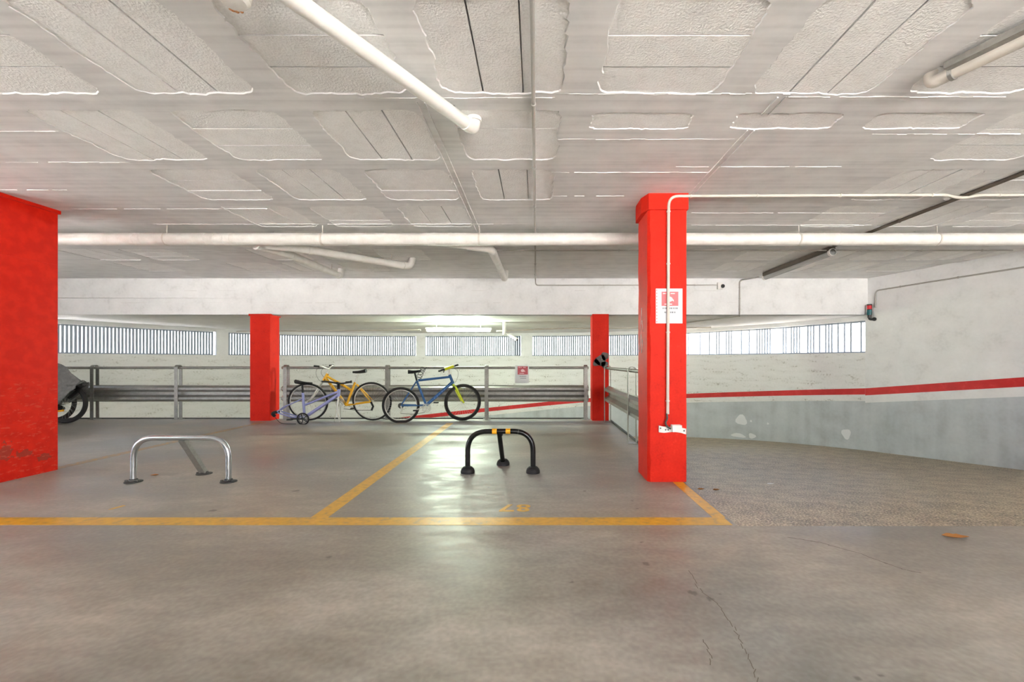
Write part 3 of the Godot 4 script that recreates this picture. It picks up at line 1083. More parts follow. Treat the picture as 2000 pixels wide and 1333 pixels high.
# ---------------- drain pipes ----------------
func collar(t: Node3D, p: Vector3, axis: Vector3, r: float, l: float, called := "coupling", m: Material = null):
	var st := mb()
	lathe(st, [Vector2(r - 0.01, -l / 2), Vector2(r, -l / 2 + 0.003), Vector2(r, l / 2 - 0.003), Vector2(r - 0.01, l / 2)], p, axis, 20)
	part(t, called, st, m if m else M.pvc)
func pipes():
	var d := 5.55
	var y := 2.682
	var t := thing("drain_pipe", "long horizontal white drain pipe with branches under the ceiling", "pipe", V(-5.4, y, d))
	var st := mb()
	tube(st, [V(-11.0, y, d), V(7.55, y, d)], 0.074, 20)
	part(t, "main_pipe", st, M.pvc)
	for px in [262, 275, 400, 418, 437, 450, 832, 847, 880, 893, 1640]:
		collar(t, V((px - VX) / F * d, y, d), Vector3.RIGHT, 0.0765, 0.06)
	for px in [326, 630, 936, 1560, 1830]:
		var x: float = (px - VX) / F * d
		collar(t, V(x, y, d), Vector3.RIGHT, 0.079, 0.025, "clamp", M.conduit)
		st = mb()
		tube(st, [V(x, y + 0.07, d), V(x, CEIL + 0.005, d)], 0.006, 8)
		part(t, "hanger_rod", st, M.conduit)
	var r := 0.055
	var brs := [
		[V(-3.9, 2.68, 5.57), V(-3.1, 2.68, 6.02), V(-2.03, 2.71, 7.3), V(-2.0, 2.86, 7.33)],
		[V(-3.55, 2.66, 5.75), V(-3.45, 2.68, 6.3), V(-3.5, 2.71, 8.12), V(-3.5, 2.86, 8.16)],
		[V(-1.3, 2.68, 5.57), V(-0.6, 2.68, 6.02), V(-0.58, 2.69, 8.3), V(-0.57, 2.86, 8.34)]]
	for b in brs:
		st = mb()
		tube(st, fillet(b, 0.09, 7), r, 16)
		part(t, "branch_pipe", st, M.pvc)
		collar(t, b[2].lerp(b[1], 0.06), (b[2] - b[1]).normalized(), r + 0.005, 0.06)
		collar(t, b[1].lerp(b[2], 0.06), (b[2] - b[1]).normalized(), r + 0.005, 0.05)
		st = mb()
		var h: Vector3 = b[1].lerp(b[2], 0.8)
		tube(st, [h, Vector3(h.x, CEIL + 0.005, h.z)], 0.005, 8)
		part(t, "hanger_rod", st, M.conduit)
	# pipe slanting down towards the viewer
	t = thing("drain_pipe", "slanting white drain pipe ending in an elbow between ceiling blocks", "pipe", V(-0.42, 2.76, 3.05))
	st = mb()
	var e0 := at_height(926, 252, 2.775)
	var e1 := at_height(562, -10, 2.745)
	var far := e1 + (e1 - e0) * 0.8
	tube(st, fillet([Vector3(e0.x, CEIL + 0.01, e0.z), e0, far], 0.06, 7), 0.041, 18)
	part(t, "pipe", st, M.pvc)
	collar(t, e0.lerp(e1, 0.06), (e1 - e0).normalized(), 0.046, 0.05)
	collar(t, Vector3(e0.x, CEIL - 0.012, e0.z), Vector3.UP, 0.05, 0.03, "ceiling_flange")
	st = mb()
	var hp := e0.lerp(e1, 0.13)
	tube(st, [hp, Vector3(hp.x - 0.03, CEIL + 0.005, hp.z)], 0.006, 8)
	part(t, "hanger_rod", st, M.galv)
	# stub cut by the top edge
	t = thing("pipe_stub", "capped white pipe stub with rust drips hanging from the ceiling", "pipe", V(-1.22, 2.64, 1.83))
	st = mb()
	var s0 := P(457, 0, 1.83)
	lathe(st, [Vector2(0.001, -0.012), Vector2(0.045, -0.01), Vector2(0.058, 0.004), Vector2(0.062, 0.02), Vector2(0.062, 0.2)], Vector3(s0.x, 2.648, s0.z), Vector3.UP, 24)
	part(t, "pipe", st, M.pvc)
	collar(t, Vector3(s0.x, 2.70, s0.z), Vector3.UP, 0.066, 0.04)
	st = mb()
	for q in [[-0.03, 0.1, 0.008], [-0.036, 0.08, 0.006], [0.0, 0.12, 0.007], [-0.018, 0.115, 0.009]]:
		lathe(st, [Vector2(0.001, -0.004), Vector2(q[2], 0.0), Vector2(q[2], 0.004)], Vector3(s0.x + q[0], 2.6385, s0.z - q[1] * 0.4), Vector3.UP, 10)
	part(t, "rust_drip", st, plain(Color8(176, 120, 76), 0.8))
	# pipe and channel in the upper right
	t = thing("drain_pipe", "beige pipe clamped beside a galvanised channel, ending in an elbow", "pipe", V(2.4, 2.78, 2.7))
	var f0 := at_height(1818, 163, 2.795)
	var f1 := at_height(2010, 72, 2.785)
	var ff := f1 + (f1 - f0) * 1.2
	st = mb()
	tube(st, fillet([Vector3(f0.x, CEIL + 0.01, f0.z), f0, ff], 0.05, 6), 0.034, 16)
	part(t, "pipe", st, M.conduit)
	st = mb()
	var g0 := f0.lerp(f1, 0.25)
	var off := (f1 - f0).cross(Vector3.UP).normalized() * 0.055
	if off.z > 0:
		off = -off
	off = -off if (g0 + off).x > g0.x else off
	bar(st, g0 + off + Vector3(0, 0.022, 0), ff + off + Vector3(0, 0.022, 0), 0.05, 0.035)
	part(t, "channel", st, M.galv)
	collar(t, g0, (f1 - f0).normalized(), 0.039, 0.025, "clamp", M.galv)

# ---------------- conduits ----------------
func conduit(label: String, pts: Array, r: float, m: Material, clips: Array, rad := 0.07):
	var t := thing("conduit", label, "conduit", pts[0])
	var st := mb()
	tube(st, fillet(pts, rad, 6), r, 10)
	part(t, "tube", st, m)
	for c in clips:
		var i: int = c[0]
		var p: Vector3 = pts[i].lerp(pts[i + 1], c[1])
		var ax: Vector3 = (pts[i + 1] - pts[i]).normalized()
		collar(t, p, ax, r + 0.005, 0.018, "clip", m)
func spaced(i: int, n: int) -> Array:
	var out := []
	for k in n:
		out.append([i, (k + 0.5) / n])
	return out
func conduits():
	var yc := CEIL - 0.014
	conduit("thin grey conduit running straight back along the ceiling to the beam", [V(-0.02, yc - 0.006, 0.5), V(-0.02, yc - 0.006, BEAM_D - 0.02), V(-0.02, 2.71, BEAM_D - 0.015), V(3.62, 2.715, BEAM_D - 0.015)], 0.0115, M.conduit_grey, spaced(0, 9) + spaced(2, 4), 0.06)
	var zf := 4.5 - 0.021
	conduit("beige conduit on the front of the red column turning along the ceiling", [V(1.29, 0.675, zf), V(1.30, CEIL - 0.03, zf), V(4.03, CEIL - 0.018, zf), V(4.12, CEIL - 0.04, zf), V(4.22, CEIL - 0.048, zf), V(4.34, CEIL - 0.02, zf), V(7.9, CEIL - 0.018, zf)], 0.0145, M.conduit, [[0, 0.06], [0, 0.375], [0, 0.69], [0, 0.93], [1, 0.08], [1, 0.32], [1, 0.62], [1, 0.95], [5, 0.06], [5, 0.3]], 0.1)
	conduit("dark conduit along the ceiling feeding the unlit tube lamp", [V(4.24, yc, 1.0), V(4.24, yc, 6.5)], 0.019, M.conduit_dark, spaced(0, 7))
	conduit("grey conduit dropping down the beam from the unlit tube lamp", [V(4.25, 2.80, 8.7), V(4.1, 2.82, BEAM_D - 0.02), V(4.06, 2.78, BEAM_D - 0.02), V(4.06, BEAM_Y - 0.005, BEAM_D - 0.02)], 0.014, M.conduit_grey, spaced(2, 3), 0.05)
	conduit("grey conduit crossing under the low ramp ceiling behind the beam", [V(4.06, BEAM_Y - 0.03, BEAM_D - 0.02), V(3.6, BEAM_Y - 0.03, 10.4), V(3.2, BEAM_Y - 0.03, 12.0)], 0.014, M.conduit_grey, [], 0.05)
	conduit("thin conduit behind the main drain pipe along the ceiling", [V(-1.0, yc - 0.035, 6.6), V(6.9, yc - 0.035, 6.6)], 0.011, M.conduit_grey, spaced(0, 9))
	# on the right wall, down to the signal lamp
	var w0 := V(right_x(8.95) - 0.02, 2.58, 8.95)
	conduit("grey conduit along the right wall leading to the signal lamp", [V(right_x(8.95) - 0.02, 2.25, 8.95), w0, V(right_x(4.5) - 0.02, 2.62, 4.5)], 0.013, M.conduit_grey, spaced(1, 5), 0.08)
	# pipes under the low ceiling of the ramp
	conduit("thin conduit hanging under the low ramp ceiling left of the lit tube", [V(-8.5, 2.03, 12.9), V(-2.75, 1.93, 10.8)], 0.018, M.conduit, [])
	conduit("thin conduit under the low ramp ceiling right of the lit tube", [V(-0.95, 1.9, 10.8), V(0.4, 1.99, 11.2), V(4.6, 2.08, 12.0)], 0.018, M.conduit, [])

# ---------------- lamps ----------------
func lamps():
	# lit tube over the ramp
	var a := V(-2.6, 1.915, 10.8)
	var b := V(-1.1, 1.905, 10.8)
	var t := thing("tube_lamp", "lit fluorescent tube lamp hanging over the ramp behind the beam", "lamp", (a + b) / 2)
	var st := mb()
	bar(st, a + Vector3(-0.03, 0.05, 0), b + Vector3(0.03, 0.05, 0), 0.06, 0.045)
	part(t, "housing", st, M.white_plastic)
	var glow := plain(Color8(255, 255, 250), 0.4)
	glow.emission_enabled = true
	glow.emission = Color(0.93, 1.0, 0.9)
	glow.emission_energy_multiplier = 6.0
	st = mb()
	tube(st, [a, b], 0.018, 12)
	part(t, "tube", st, glow)
	for p in [a, b]:
		st = mb()
		box(st, p - Vector3(0.012, 0.022, 0.022), p + Vector3(0.012, 0.07, 0.022))
		part(t, "end_cap", st, M.white_plastic)
	for p in [a.lerp(b, 0.15), a.lerp(b, 0.85)]:
		st = mb()
		tube(st, [p + Vector3(0, 0.06, 0), Vector3(p.x, BEAM_Y + 0.005, p.z)], 0.008, 8)
		part(t, "hanger_rod", st, M.conduit_grey)
	for k in 3:
		var l := OmniLight3D.new()
		l.name = "tube_light"
		l.light_color = Color(0.93, 1.0, 0.9)
		l.light_energy = 0.35
		l.light_size = 0.03
		l.omni_range = 30.0
		l.omni_attenuation = 2.0
		l.shadow_enabled = true
		t.add_child(l, true)
		l.position = a.lerp(b, 0.2 + 0.3 * k) + Vector3(0, -0.03, 0.03) - t.position
	# small camera beside it
	var c := thing("security_camera", "small white bullet camera hanging beside the lit tube", "camera", V(-0.56, 1.95, 10.7))
	st = mb()
	var q0 := P(996, 655, 10.7)
	var q1 := P(1010, 664, 10.6)
	tube(st, [q0, q1], 0.036, 14)
	part(c, "body", st, M.white_plastic)
	st = mb()
	var qm := P(985, 652, 10.7)
	tube(st, [Vector3(qm.x, BEAM_Y, qm.z), Vector3(qm.x, qm.y - 0.02, qm.z)], 0.04, 12)
	tube(st, [qm, q0], 0.02, 10)
	part(c, "bracket", st, M.white_plastic)
	st = mb()
	tube(st, [q1, q1 + (q1 - q0).normalized() * 0.006], 0.026, 14)
	part(c, "lens", st, M.black)
	# unlit tube lamp on the right
	t = thing("tube_lamp", "unlit tube lamp under the ceiling in front of the right part of the beam", "lamp", V(4.25, 2.75, 7.5))
	a = V(4.25, 2.79, 6.55)
	b = V(4.27, 2.79, 8.5)
	st = mb()
	bar(st, a + Vector3(0, 0.018, 0), b + Vector3(0, 0.018, 0), 0.1, 0.07)
	part(t, "housing", st, M.conduit_dark)
	st = mb()
	tube(st, [a + Vector3(0.0, -0.035, 0), b + Vector3(0.0, -0.035, 0)], 0.045, 14)
	part(t, "diffuser", st, plain(Color8(186, 188, 186), 0.25))
	for p in [a, b]:
		collar(t, p + Vector3(0, -0.03, 0), Vector3.BACK, 0.055, 0.05, "end_cap", M.white_plastic)
	# camera on the beam
	c = thing("security_camera", "small white camera with a black lens on the beam face", "camera", P(1404, 558, BEAM_D))
	st = mb()
	var bl := P(1400, 566, BEAM_D)
	var bh := P(1410, 553, BEAM_D)
	box(st, Vector3(bl.x, bl.y, -BEAM_D), Vector3(bh.x, bh.y, -BEAM_D + 0.06))
	part(c, "body", st, M.white_plastic)
	st = mb()
	var lc := P(1412, 559, BEAM_D - 0.07)
	lathe(st, [Vector2(0.001, 0.03), Vector2(0.03, 0.022), Vector2(0.038, 0.0), Vector2(0.038, -0.05)], lc, Vector3.BACK, 16)
	part(c, "lens", st, M.black)
	# signal lamp on the right wall corner
	var s0 := V(right_x(9.05) - 0.06, 2.05, 9.02)
	t = thing("signal_lamp", "small red and green signal lamp at the wall corner", "signal light", s0)
	var cols := [[Color8(28, 26, 28), 0.0, 0.055, 0.034], [Color8(18, 92, 98), 0.055, 0.155, 0.042], [Color8(28, 26, 28), 0.155, 0.17, 0.044], [Color8(190, 20, 34), 0.17, 0.245, 0.042], [Color8(28, 26, 28), 0.245, 0.27, 0.044]]
	var names := ["base", "green_lens", "spacer", "red_lens", "cap"]
	for i in 5:
		st = mb()
		lathe(st, [Vector2(0.001, cols[i][1]), Vector2(cols[i][3], cols[i][1]), Vector2(cols[i][3], cols[i][2]), Vector2(0.001, cols[i][2])], s0, Vector3.UP, 16)
		part(t, names[i], st, plain(cols[i][0], 0.25))
	st = mb()
	tube(st, fillet([s0 + Vector3(0, 0.02, 0), s0 + Vector3(0, -0.03, 0), s0 + Vector3(0.08, -0.03, 0.03)], 0.03, 4), 0.022, 10)
	part(t, "bracket", st, M.black)
	st = mb()
	lathe(st, [Vector2(0.001, 0.03), Vector2(0.035, 0.025), Vector2(0.035, -0.02), Vector2(0.001, -0.02)], s0 + Vector3(0.075, -0.03, 0.04), Vector3(-1, 0, 0.4).normalized(), 14)
	part(t, "wall_mount", st, M.black)

# ---------------- fold-down parking hoops ----------------
func hoop(label: String, xa: float, xb: float, d: float, top: float, bend: float, r: float, leg: Array, m: Material, foot: Material, dome: bool) -> Node3D:
	var t := thing("parking_hoop", label, "parking barrier", V((xa + xb) / 2, 0, d))
	var st := mb()
	tube(st, fillet([V(xa, 0.0, d), V(xa, top, d), V(xb, top, d), V(xb, 0.0, d)], bend, 12), r, 16)
	part(t, "hoop", st, m)
	st = mb()
	var l0: Vector3 = leg[0]
	var l1: Vector3 = leg[1]
	if dome:
		tube(st, [l0, l1], r * 0.95, 14)
	else:
		bar(st, l0, l1, 0.06, 0.045)
	part(t, "prop_leg", st, m if dome else M.galv)
	for p in [V(xa, 0, d), V(xb, 0, d), Vector3(l1.x, 0, l1.z)]:
		st = mb()
		if dome:
			lathe(st, [Vector2(0.075, 0.0), Vector2(0.075, 0.02), Vector2(0.066, 0.045), Vector2(0.045, 0.066), Vector2(0.02, 0.074)], p, Vector3.UP, 18)
		else:
			lathe(st, [Vector2(0.075, 0.0), Vector2(0.075, 0.008), Vector2(0.04, 0.016), Vector2(0.035, 0.03)], p, Vector3.UP, 16)
		part(t, "foot", st, foot)
		if not dome:
			for k in 2:
				st = mb()
				lathe(st, [Vector2(0.012, 0.0), Vector2(0.012, 0.02), Vector2(0.001, 0.022)], p + Vector3(0.055 if k else -0.055, 0.004, 0.02), Vector3.UP, 8)
				part(t, "bolt", st, M.dark_steel)
	return t
func parking_hoops():
	hoop("silver steel parking hoop standing in the left bay", -3.985, -3.045, 4.5, 0.437, 0.21, 0.0265, [V(-3.5, 0.42, 4.5), V(-3.52, 0.01, 4.82)], M.shiny, M.dark_steel, false)
	var t := hoop("black parking hoop with yellow bands in bay 87", -0.737, -0.038, 4.87, 0.445, 0.3, 0.0275, [V(-0.4, 0.43, 4.87), V(-0.385, 0.01, 5.24)], M.black_gloss, M.black, true)
	for x in [-0.45, -0.305]:
		collar(t, V(x, 0.445, 4.87), Vector3.RIGHT, 0.0295, 0.055, "yellow_band", M.tape)
	collar(t, V(-0.395, 0.42, 4.89), Vector3(0, -0.75, -0.66).normalized(), 0.031, 0.05, "hinge_sleeve", M.black)
	collar(t, V(-0.195, 0.44, 4.87), Vector3(1, -0.25, 0).normalized(), 0.0288, 0.006, "white_ring", M.white_plastic)

# ---------------- bicycles ----------------
func Z(zx: float, zy: float, x0: float, d: float, lean := 0.0) -> Vector3:
	# coordinates of an enlarged crop (260 x 160 px drawn 2000 wide) to a point on a nearly upright plane
	var p := P(x0 + zx * 0.13, 690.0 + zy * 0.13, d)
	return P(x0 + zx * 0.13, 690.0 + zy * 0.13, d + lean * maxf(p.y, 0.0))
func wheel(t: Node3D, called: String, c: Vector3, r: float, axis: Vector3, tyre: Material, rim: Material, tr := 0.022, flat_at := -99.0):
	var st := mb()
	tube(st, ring_pts(c, r - tr, axis, 44, flat_at), tr, 10, true)
	var w := part(t, called, st, tyre)
	st = mb()
	tube(st, ring_pts(c, r - tr * 2.1, axis, 44, flat_at + tr), 0.012, 8, true)
	part(w, "rim", st, rim)
	st = mb()
	tube(st, [c - axis * 0.05, c + axis * 0.05], 0.02, 10)
	part(w, "hub", st, M.chrome)
	st = mb()
	var pts := ring_pts(c, r - tr * 2.2, axis, 32)
	for i in 32:
		var s := axis * (0.03 if i % 2 == 0 else -0.03)
		tube(st, [c + s + (pts[(i + 5 * (1 if i % 4 < 2 else -1) + 32) % 32] - c).normalized() * 0.018, pts[i]], 0.0014, 3)
	part(w, "spokes", st, M.chrome)
func seg(t: Node3D, called: String, pts: Array, r, m: Material, rad := 0.0, flat := 1.0) -> MeshInstance3D:
	var st := mb()
	tube(st, fillet(pts, rad, 5) if rad > 0.0 else pts, r, 10, false, flat)
	return part(t, called, st, m)
func saddle(t: Node3D, nose: Vector3, tail: Vector3, m: Material):
	# slim at the nose, broad at the tail
	var st := mb()
	var n := 9
	var pts := []
	var prev := []
	var dir := (tail - nose).normalized()
	var side := dir.cross(Vector3.UP).normalized()
	for i in n + 1:
		var f := float(i) / n
		var w := lerpf(0.018, 0.075, smoothstep(0.25, 0.95, f)) * (1.0 if i < n else 0.7)
		var h := lerpf(0.018, 0.034, f)
		var c := nose.lerp(tail, f) + Vector3(0, -0.012 * sin(f * PI), 0)
		var cur := []
		for k in 12:
			var a := TAU * k / 12
			cur.append(c + side * cos(a) * w + Vector3.UP * sin(a) * h * (1.0 if sin(a) > 0 else 1.3))
		if i > 0:
			for k in 12:
				var l := (k + 1) % 12
				var pc := nose.lerp(tail, f)
				smooth_quad(st, prev[k], cur[k], cur[l], prev[l], (prev[k] - pc).normalized(), (cur[k] - pc).normalized(), (cur[l] - pc).normalized(), (prev[l] - pc).normalized())
		if i == 0 or i == n:
			for k in 12:
				tri(st, c, cur[k], cur[(k + 1) % 12], -dir if i == 0 else dir)
		prev = cur
	part(t, "saddle", st, m)
func chainring(t: Node3D, c: Vector3, r: float, axis: Vector3, m: Material, thick := 0.006):
	var st := mb()
	tube(st, ring_pts(c, r, axis, 28), thick, 6, true)
	tube(st, ring_pts(c, r * 0.72, axis, 24), 0.005, 6, true)
	var p := ring_pts(c, r, axis, 5)
	for q in p:
		tube(st, [c, q], 0.008, 6)
	part(t, "chainring", st, m)
func crank(t: Node3D, a: Vector3, b: Vector3, m: Material, axis: Vector3):
	seg(t, "crank", [a, b], 0.011, m)
	var st := mb()
	obox(st, b + axis * 0.05, Vector3(0.09, 0.022, 0.07), Basis())
	part(t, "pedal", st, M.black)

func bike_yellow():
	var D := 8.98
	var L := 0.14
	var z := func(x, y): return Z(x, y, 520.0, D, L)
	var fr: Vector3 = z.call(1590, 727)
	var ff: Vector3 = z.call(630, 735)
	var t := thing("bicycle", "yellow step-through bicycle with silver fork leaning on the barrier", "bicycle", Vector3(-3.9, 0, -D))
	var ax := Vector3(0, -L, 1).normalized()
	wheel(t, "rear_wheel", fr, fr.y, ax, M.rubber, M.chrome, 0.02)
	wheel(t, "front_wheel", ff, ff.y, Vector3(0.12, -L, 1).normalized(), M.rubber, M.chrome, 0.02)
	var bb: Vector3 = z.call(1205, 785)
	seg(t, "seat_tube", [bb, z.call(1335, 440)], 0.0238, M.bike_yellow)
	seg(t, "seat_post", [z.call(1335, 440), z.call(1385, 320)], 0.0163, M.chrome)
	saddle(t, z.call(1300, 285), z.call(1500, 262), M.black)
	seg(t, "top_tube", [z.call(905, 345), z.call(1000, 400), z.call(1150, 480), z.call(1285, 565)], 0.0238, M.bike_yellow, 0.1)
	seg(t, "down_tube", [z.call(895, 380), z.call(960, 460), z.call(1060, 590), bb], 0.0263, M.bike_yellow, 0.1)
	seg(t, "head_tube", [z.call(925, 310), z.call(862, 415)], 0.0287, M.bike_yellow)
	for s in [-0.05, 0.05]:
		var o: Vector3 = ax * s
		seg(t, "seat_stay", [z.call(1360, 470) + o * 0.3, fr + o * 1.2], 0.0112, M.bike_yellow)
		seg(t, "chain_stay", [bb + o * 0.6, fr + o * 1.2], 0.0125, M.bike_yellow)
		seg(t, "fork", [z.call(858, 418) + o * 0.4, z.call(810, 480) + o, z.call(735, 620) + o, ff + o * 1.1], 0.0137, M.chrome, 0.08)
		seg(t, "stand_leg", [z.call(1090 + s * 800, 790) + o, Vector3(z.call(1110 + s * 900, 1000).x, 0.005, -D + 0.12)], 0.008, M.chrome)
	seg(t, "stem", [z.call(925, 310), z.call(945, 245)], 0.0163, M.chrome)
	seg(t, "handlebar", [z.call(842, 195) + Vector3(0, 0, 0.26), z.call(905, 200) + Vector3(0, 0, 0.22), z.call(940, 240), z.call(930, 195) + Vector3(0, 0, -0.14), z.call(945, 185) + Vector3(0, 0, -0.2)], 0.0137, M.chrome, 0.06)
	seg(t, "grip", [z.call(835, 192) + Vector3(0, 0, 0.32), z.call(880, 198) + Vector3(0, 0, 0.24)], 0.017, M.black)
	seg(t, "grip", [z.call(885, 190) + Vector3(0, 0, -0.17), z.call(950, 184) + Vector3(0, 0, -0.2)], 0.017, M.black)
	seg(t, "brake_cable", [z.call(850, 200), z.call(760, 230), z.call(740, 310), z.call(790, 410), z.call(850, 440)], 0.003, M.black, 0.1)
	seg(t, "brake_cable", [z.call(860, 205), z.call(815, 300), z.call(870, 370)], 0.003, M.black, 0.1)
	chainring(t, z.call(1120, 720) + Vector3(0, -0.02, 0.05), 0.085, ax, M.chrome)
	crank(t, z.call(1180, 770) + Vector3(0, 0, 0.06), z.call(1085, 690) + Vector3(0, 0, 0.07), M.chrome, ax)
	crank(t, z.call(1200, 790) + Vector3(0, 0, -0.06), z.call(1300, 830) + Vector3(0, 0, -0.07), M.chrome, ax)
	seg(t, "derailleur", [fr + ax * 0.06, z.call(1625, 790) + ax * 0.07, z.call(1600, 850) + ax * 0.07], 0.02, M.black)
	seg(t, "chain", [z.call(1600, 850) + ax * 0.05, z.call(1370, 850) + ax * 0.05, z.call(1180, 830) + ax * 0.05], 0.005, M.black)

func bike_purple():
	var D := 8.62
	var z := func(x, y): return Z(x, y, 520.0, D, 0.1)
	var t := thing("wheelless_bicycle", "lilac bicycle frame without wheels lying against the yellow bicycle", "bicycle", Vector3(-4.3, 0, -D))
	var ax := Vector3(0, -0.1, 1).normalized()
	var bb: Vector3 = z.call(575, 960)
	seg(t, "seat_tube", [bb, z.call(550, 600)], 0.0238, M.bike_lilac)
	seg(t, "seat_post", [z.call(550, 605), z.call(542, 480)], 0.0175, M.black)
	saddle(t, z.call(690, 455), z.call(440, 425), M.black)
	seg(t, "top_tube", [z.call(585, 780), z.call(1080, 580)], 0.0213, M.bike_lilac)
	seg(t, "down_tube", [z.call(620, 940), z.call(1090, 625)], 0.0312, M.bike_lilac)
	seg(t, "head_tube", [z.call(1092, 545), z.call(1085, 655)], 0.0287, M.bike_lilac)
	for s in [-0.06, 0.06]:
		var o: Vector3 = ax * s
		seg(t, "seat_stay", [z.call(545, 690) + o * 0.4, z.call(290, 800) + o, z.call(190, 870) + o], 0.0112, M.bike_lilac)
		seg(t, "chain_stay", [bb + o * 0.6, z.call(420, 955) + o, z.call(200, 890) + o], 0.0137, M.bike_lilac)
	seg(t, "stem", [z.call(1085, 550), z.call(1085, 455), z.call(1080, 450) + Vector3(0, 0, 0.05)], 0.0263, M.black)
	seg(t, "handlebar", [z.call(840, 430), z.call(960, 435), z.call(1085, 460), z.call(1160, 455), z.call(1285, 435)], 0.0163, M.black, 0.1)
	seg(t, "grip", [z.call(835, 428), z.call(940, 434)], 0.018, M.rubber)
	seg(t, "grip", [z.call(1195, 440), z.call(1285, 436)], 0.02, M.rubber)
	seg(t, "brake_lever", [z.call(1230, 450), z.call(1270, 420), z.call(1285, 418)], 0.009, M.black)
	seg(t, "brake_cable", [z.call(1000, 450), z.call(960, 520), z.call(970, 590), z.call(1030, 600)], 0.003, M.conduit, 0.1)
	seg(t, "brake_cable", [z.call(1180, 455), z.call(1130, 500), z.call(1200, 520), z.call(1180, 590)], 0.003, M.black, 0.08)
	chainring(t, z.call(575, 985) + Vector3(0, 0, 0.06), 0.105, ax, M.black, 0.015)
	chainring(t, z.call(575, 985) + Vector3(0, 0, 0.05), 0.078, ax, M.chrome)
	crank(t, z.call(575, 985) + Vector3(0, 0, 0.075), z.call(410, 985) + Vector3(0, 0, 0.08), M.black, ax)
	seg(t, "rear_derailleur", [z.call(195, 885), z.call(130, 890), z.call(90, 915), z.call(130, 950)], 0.03, M.black, 0.03)
	seg(t, "loose_cable", [z.call(130, 960), Vector3(z.call(220, 1010).x, 0.012, -D + 0.02), Vector3(z.call(480, 1050).x, 0.012, -D + 0.08)], 0.005, M.black, 0.15)
	seg(t, "fork", [z.call(1085, 650), z.call(1080, 700), z.call(1060, 860), z.call(1100, 1010)], 0.0125, M.chrome, 0.08)

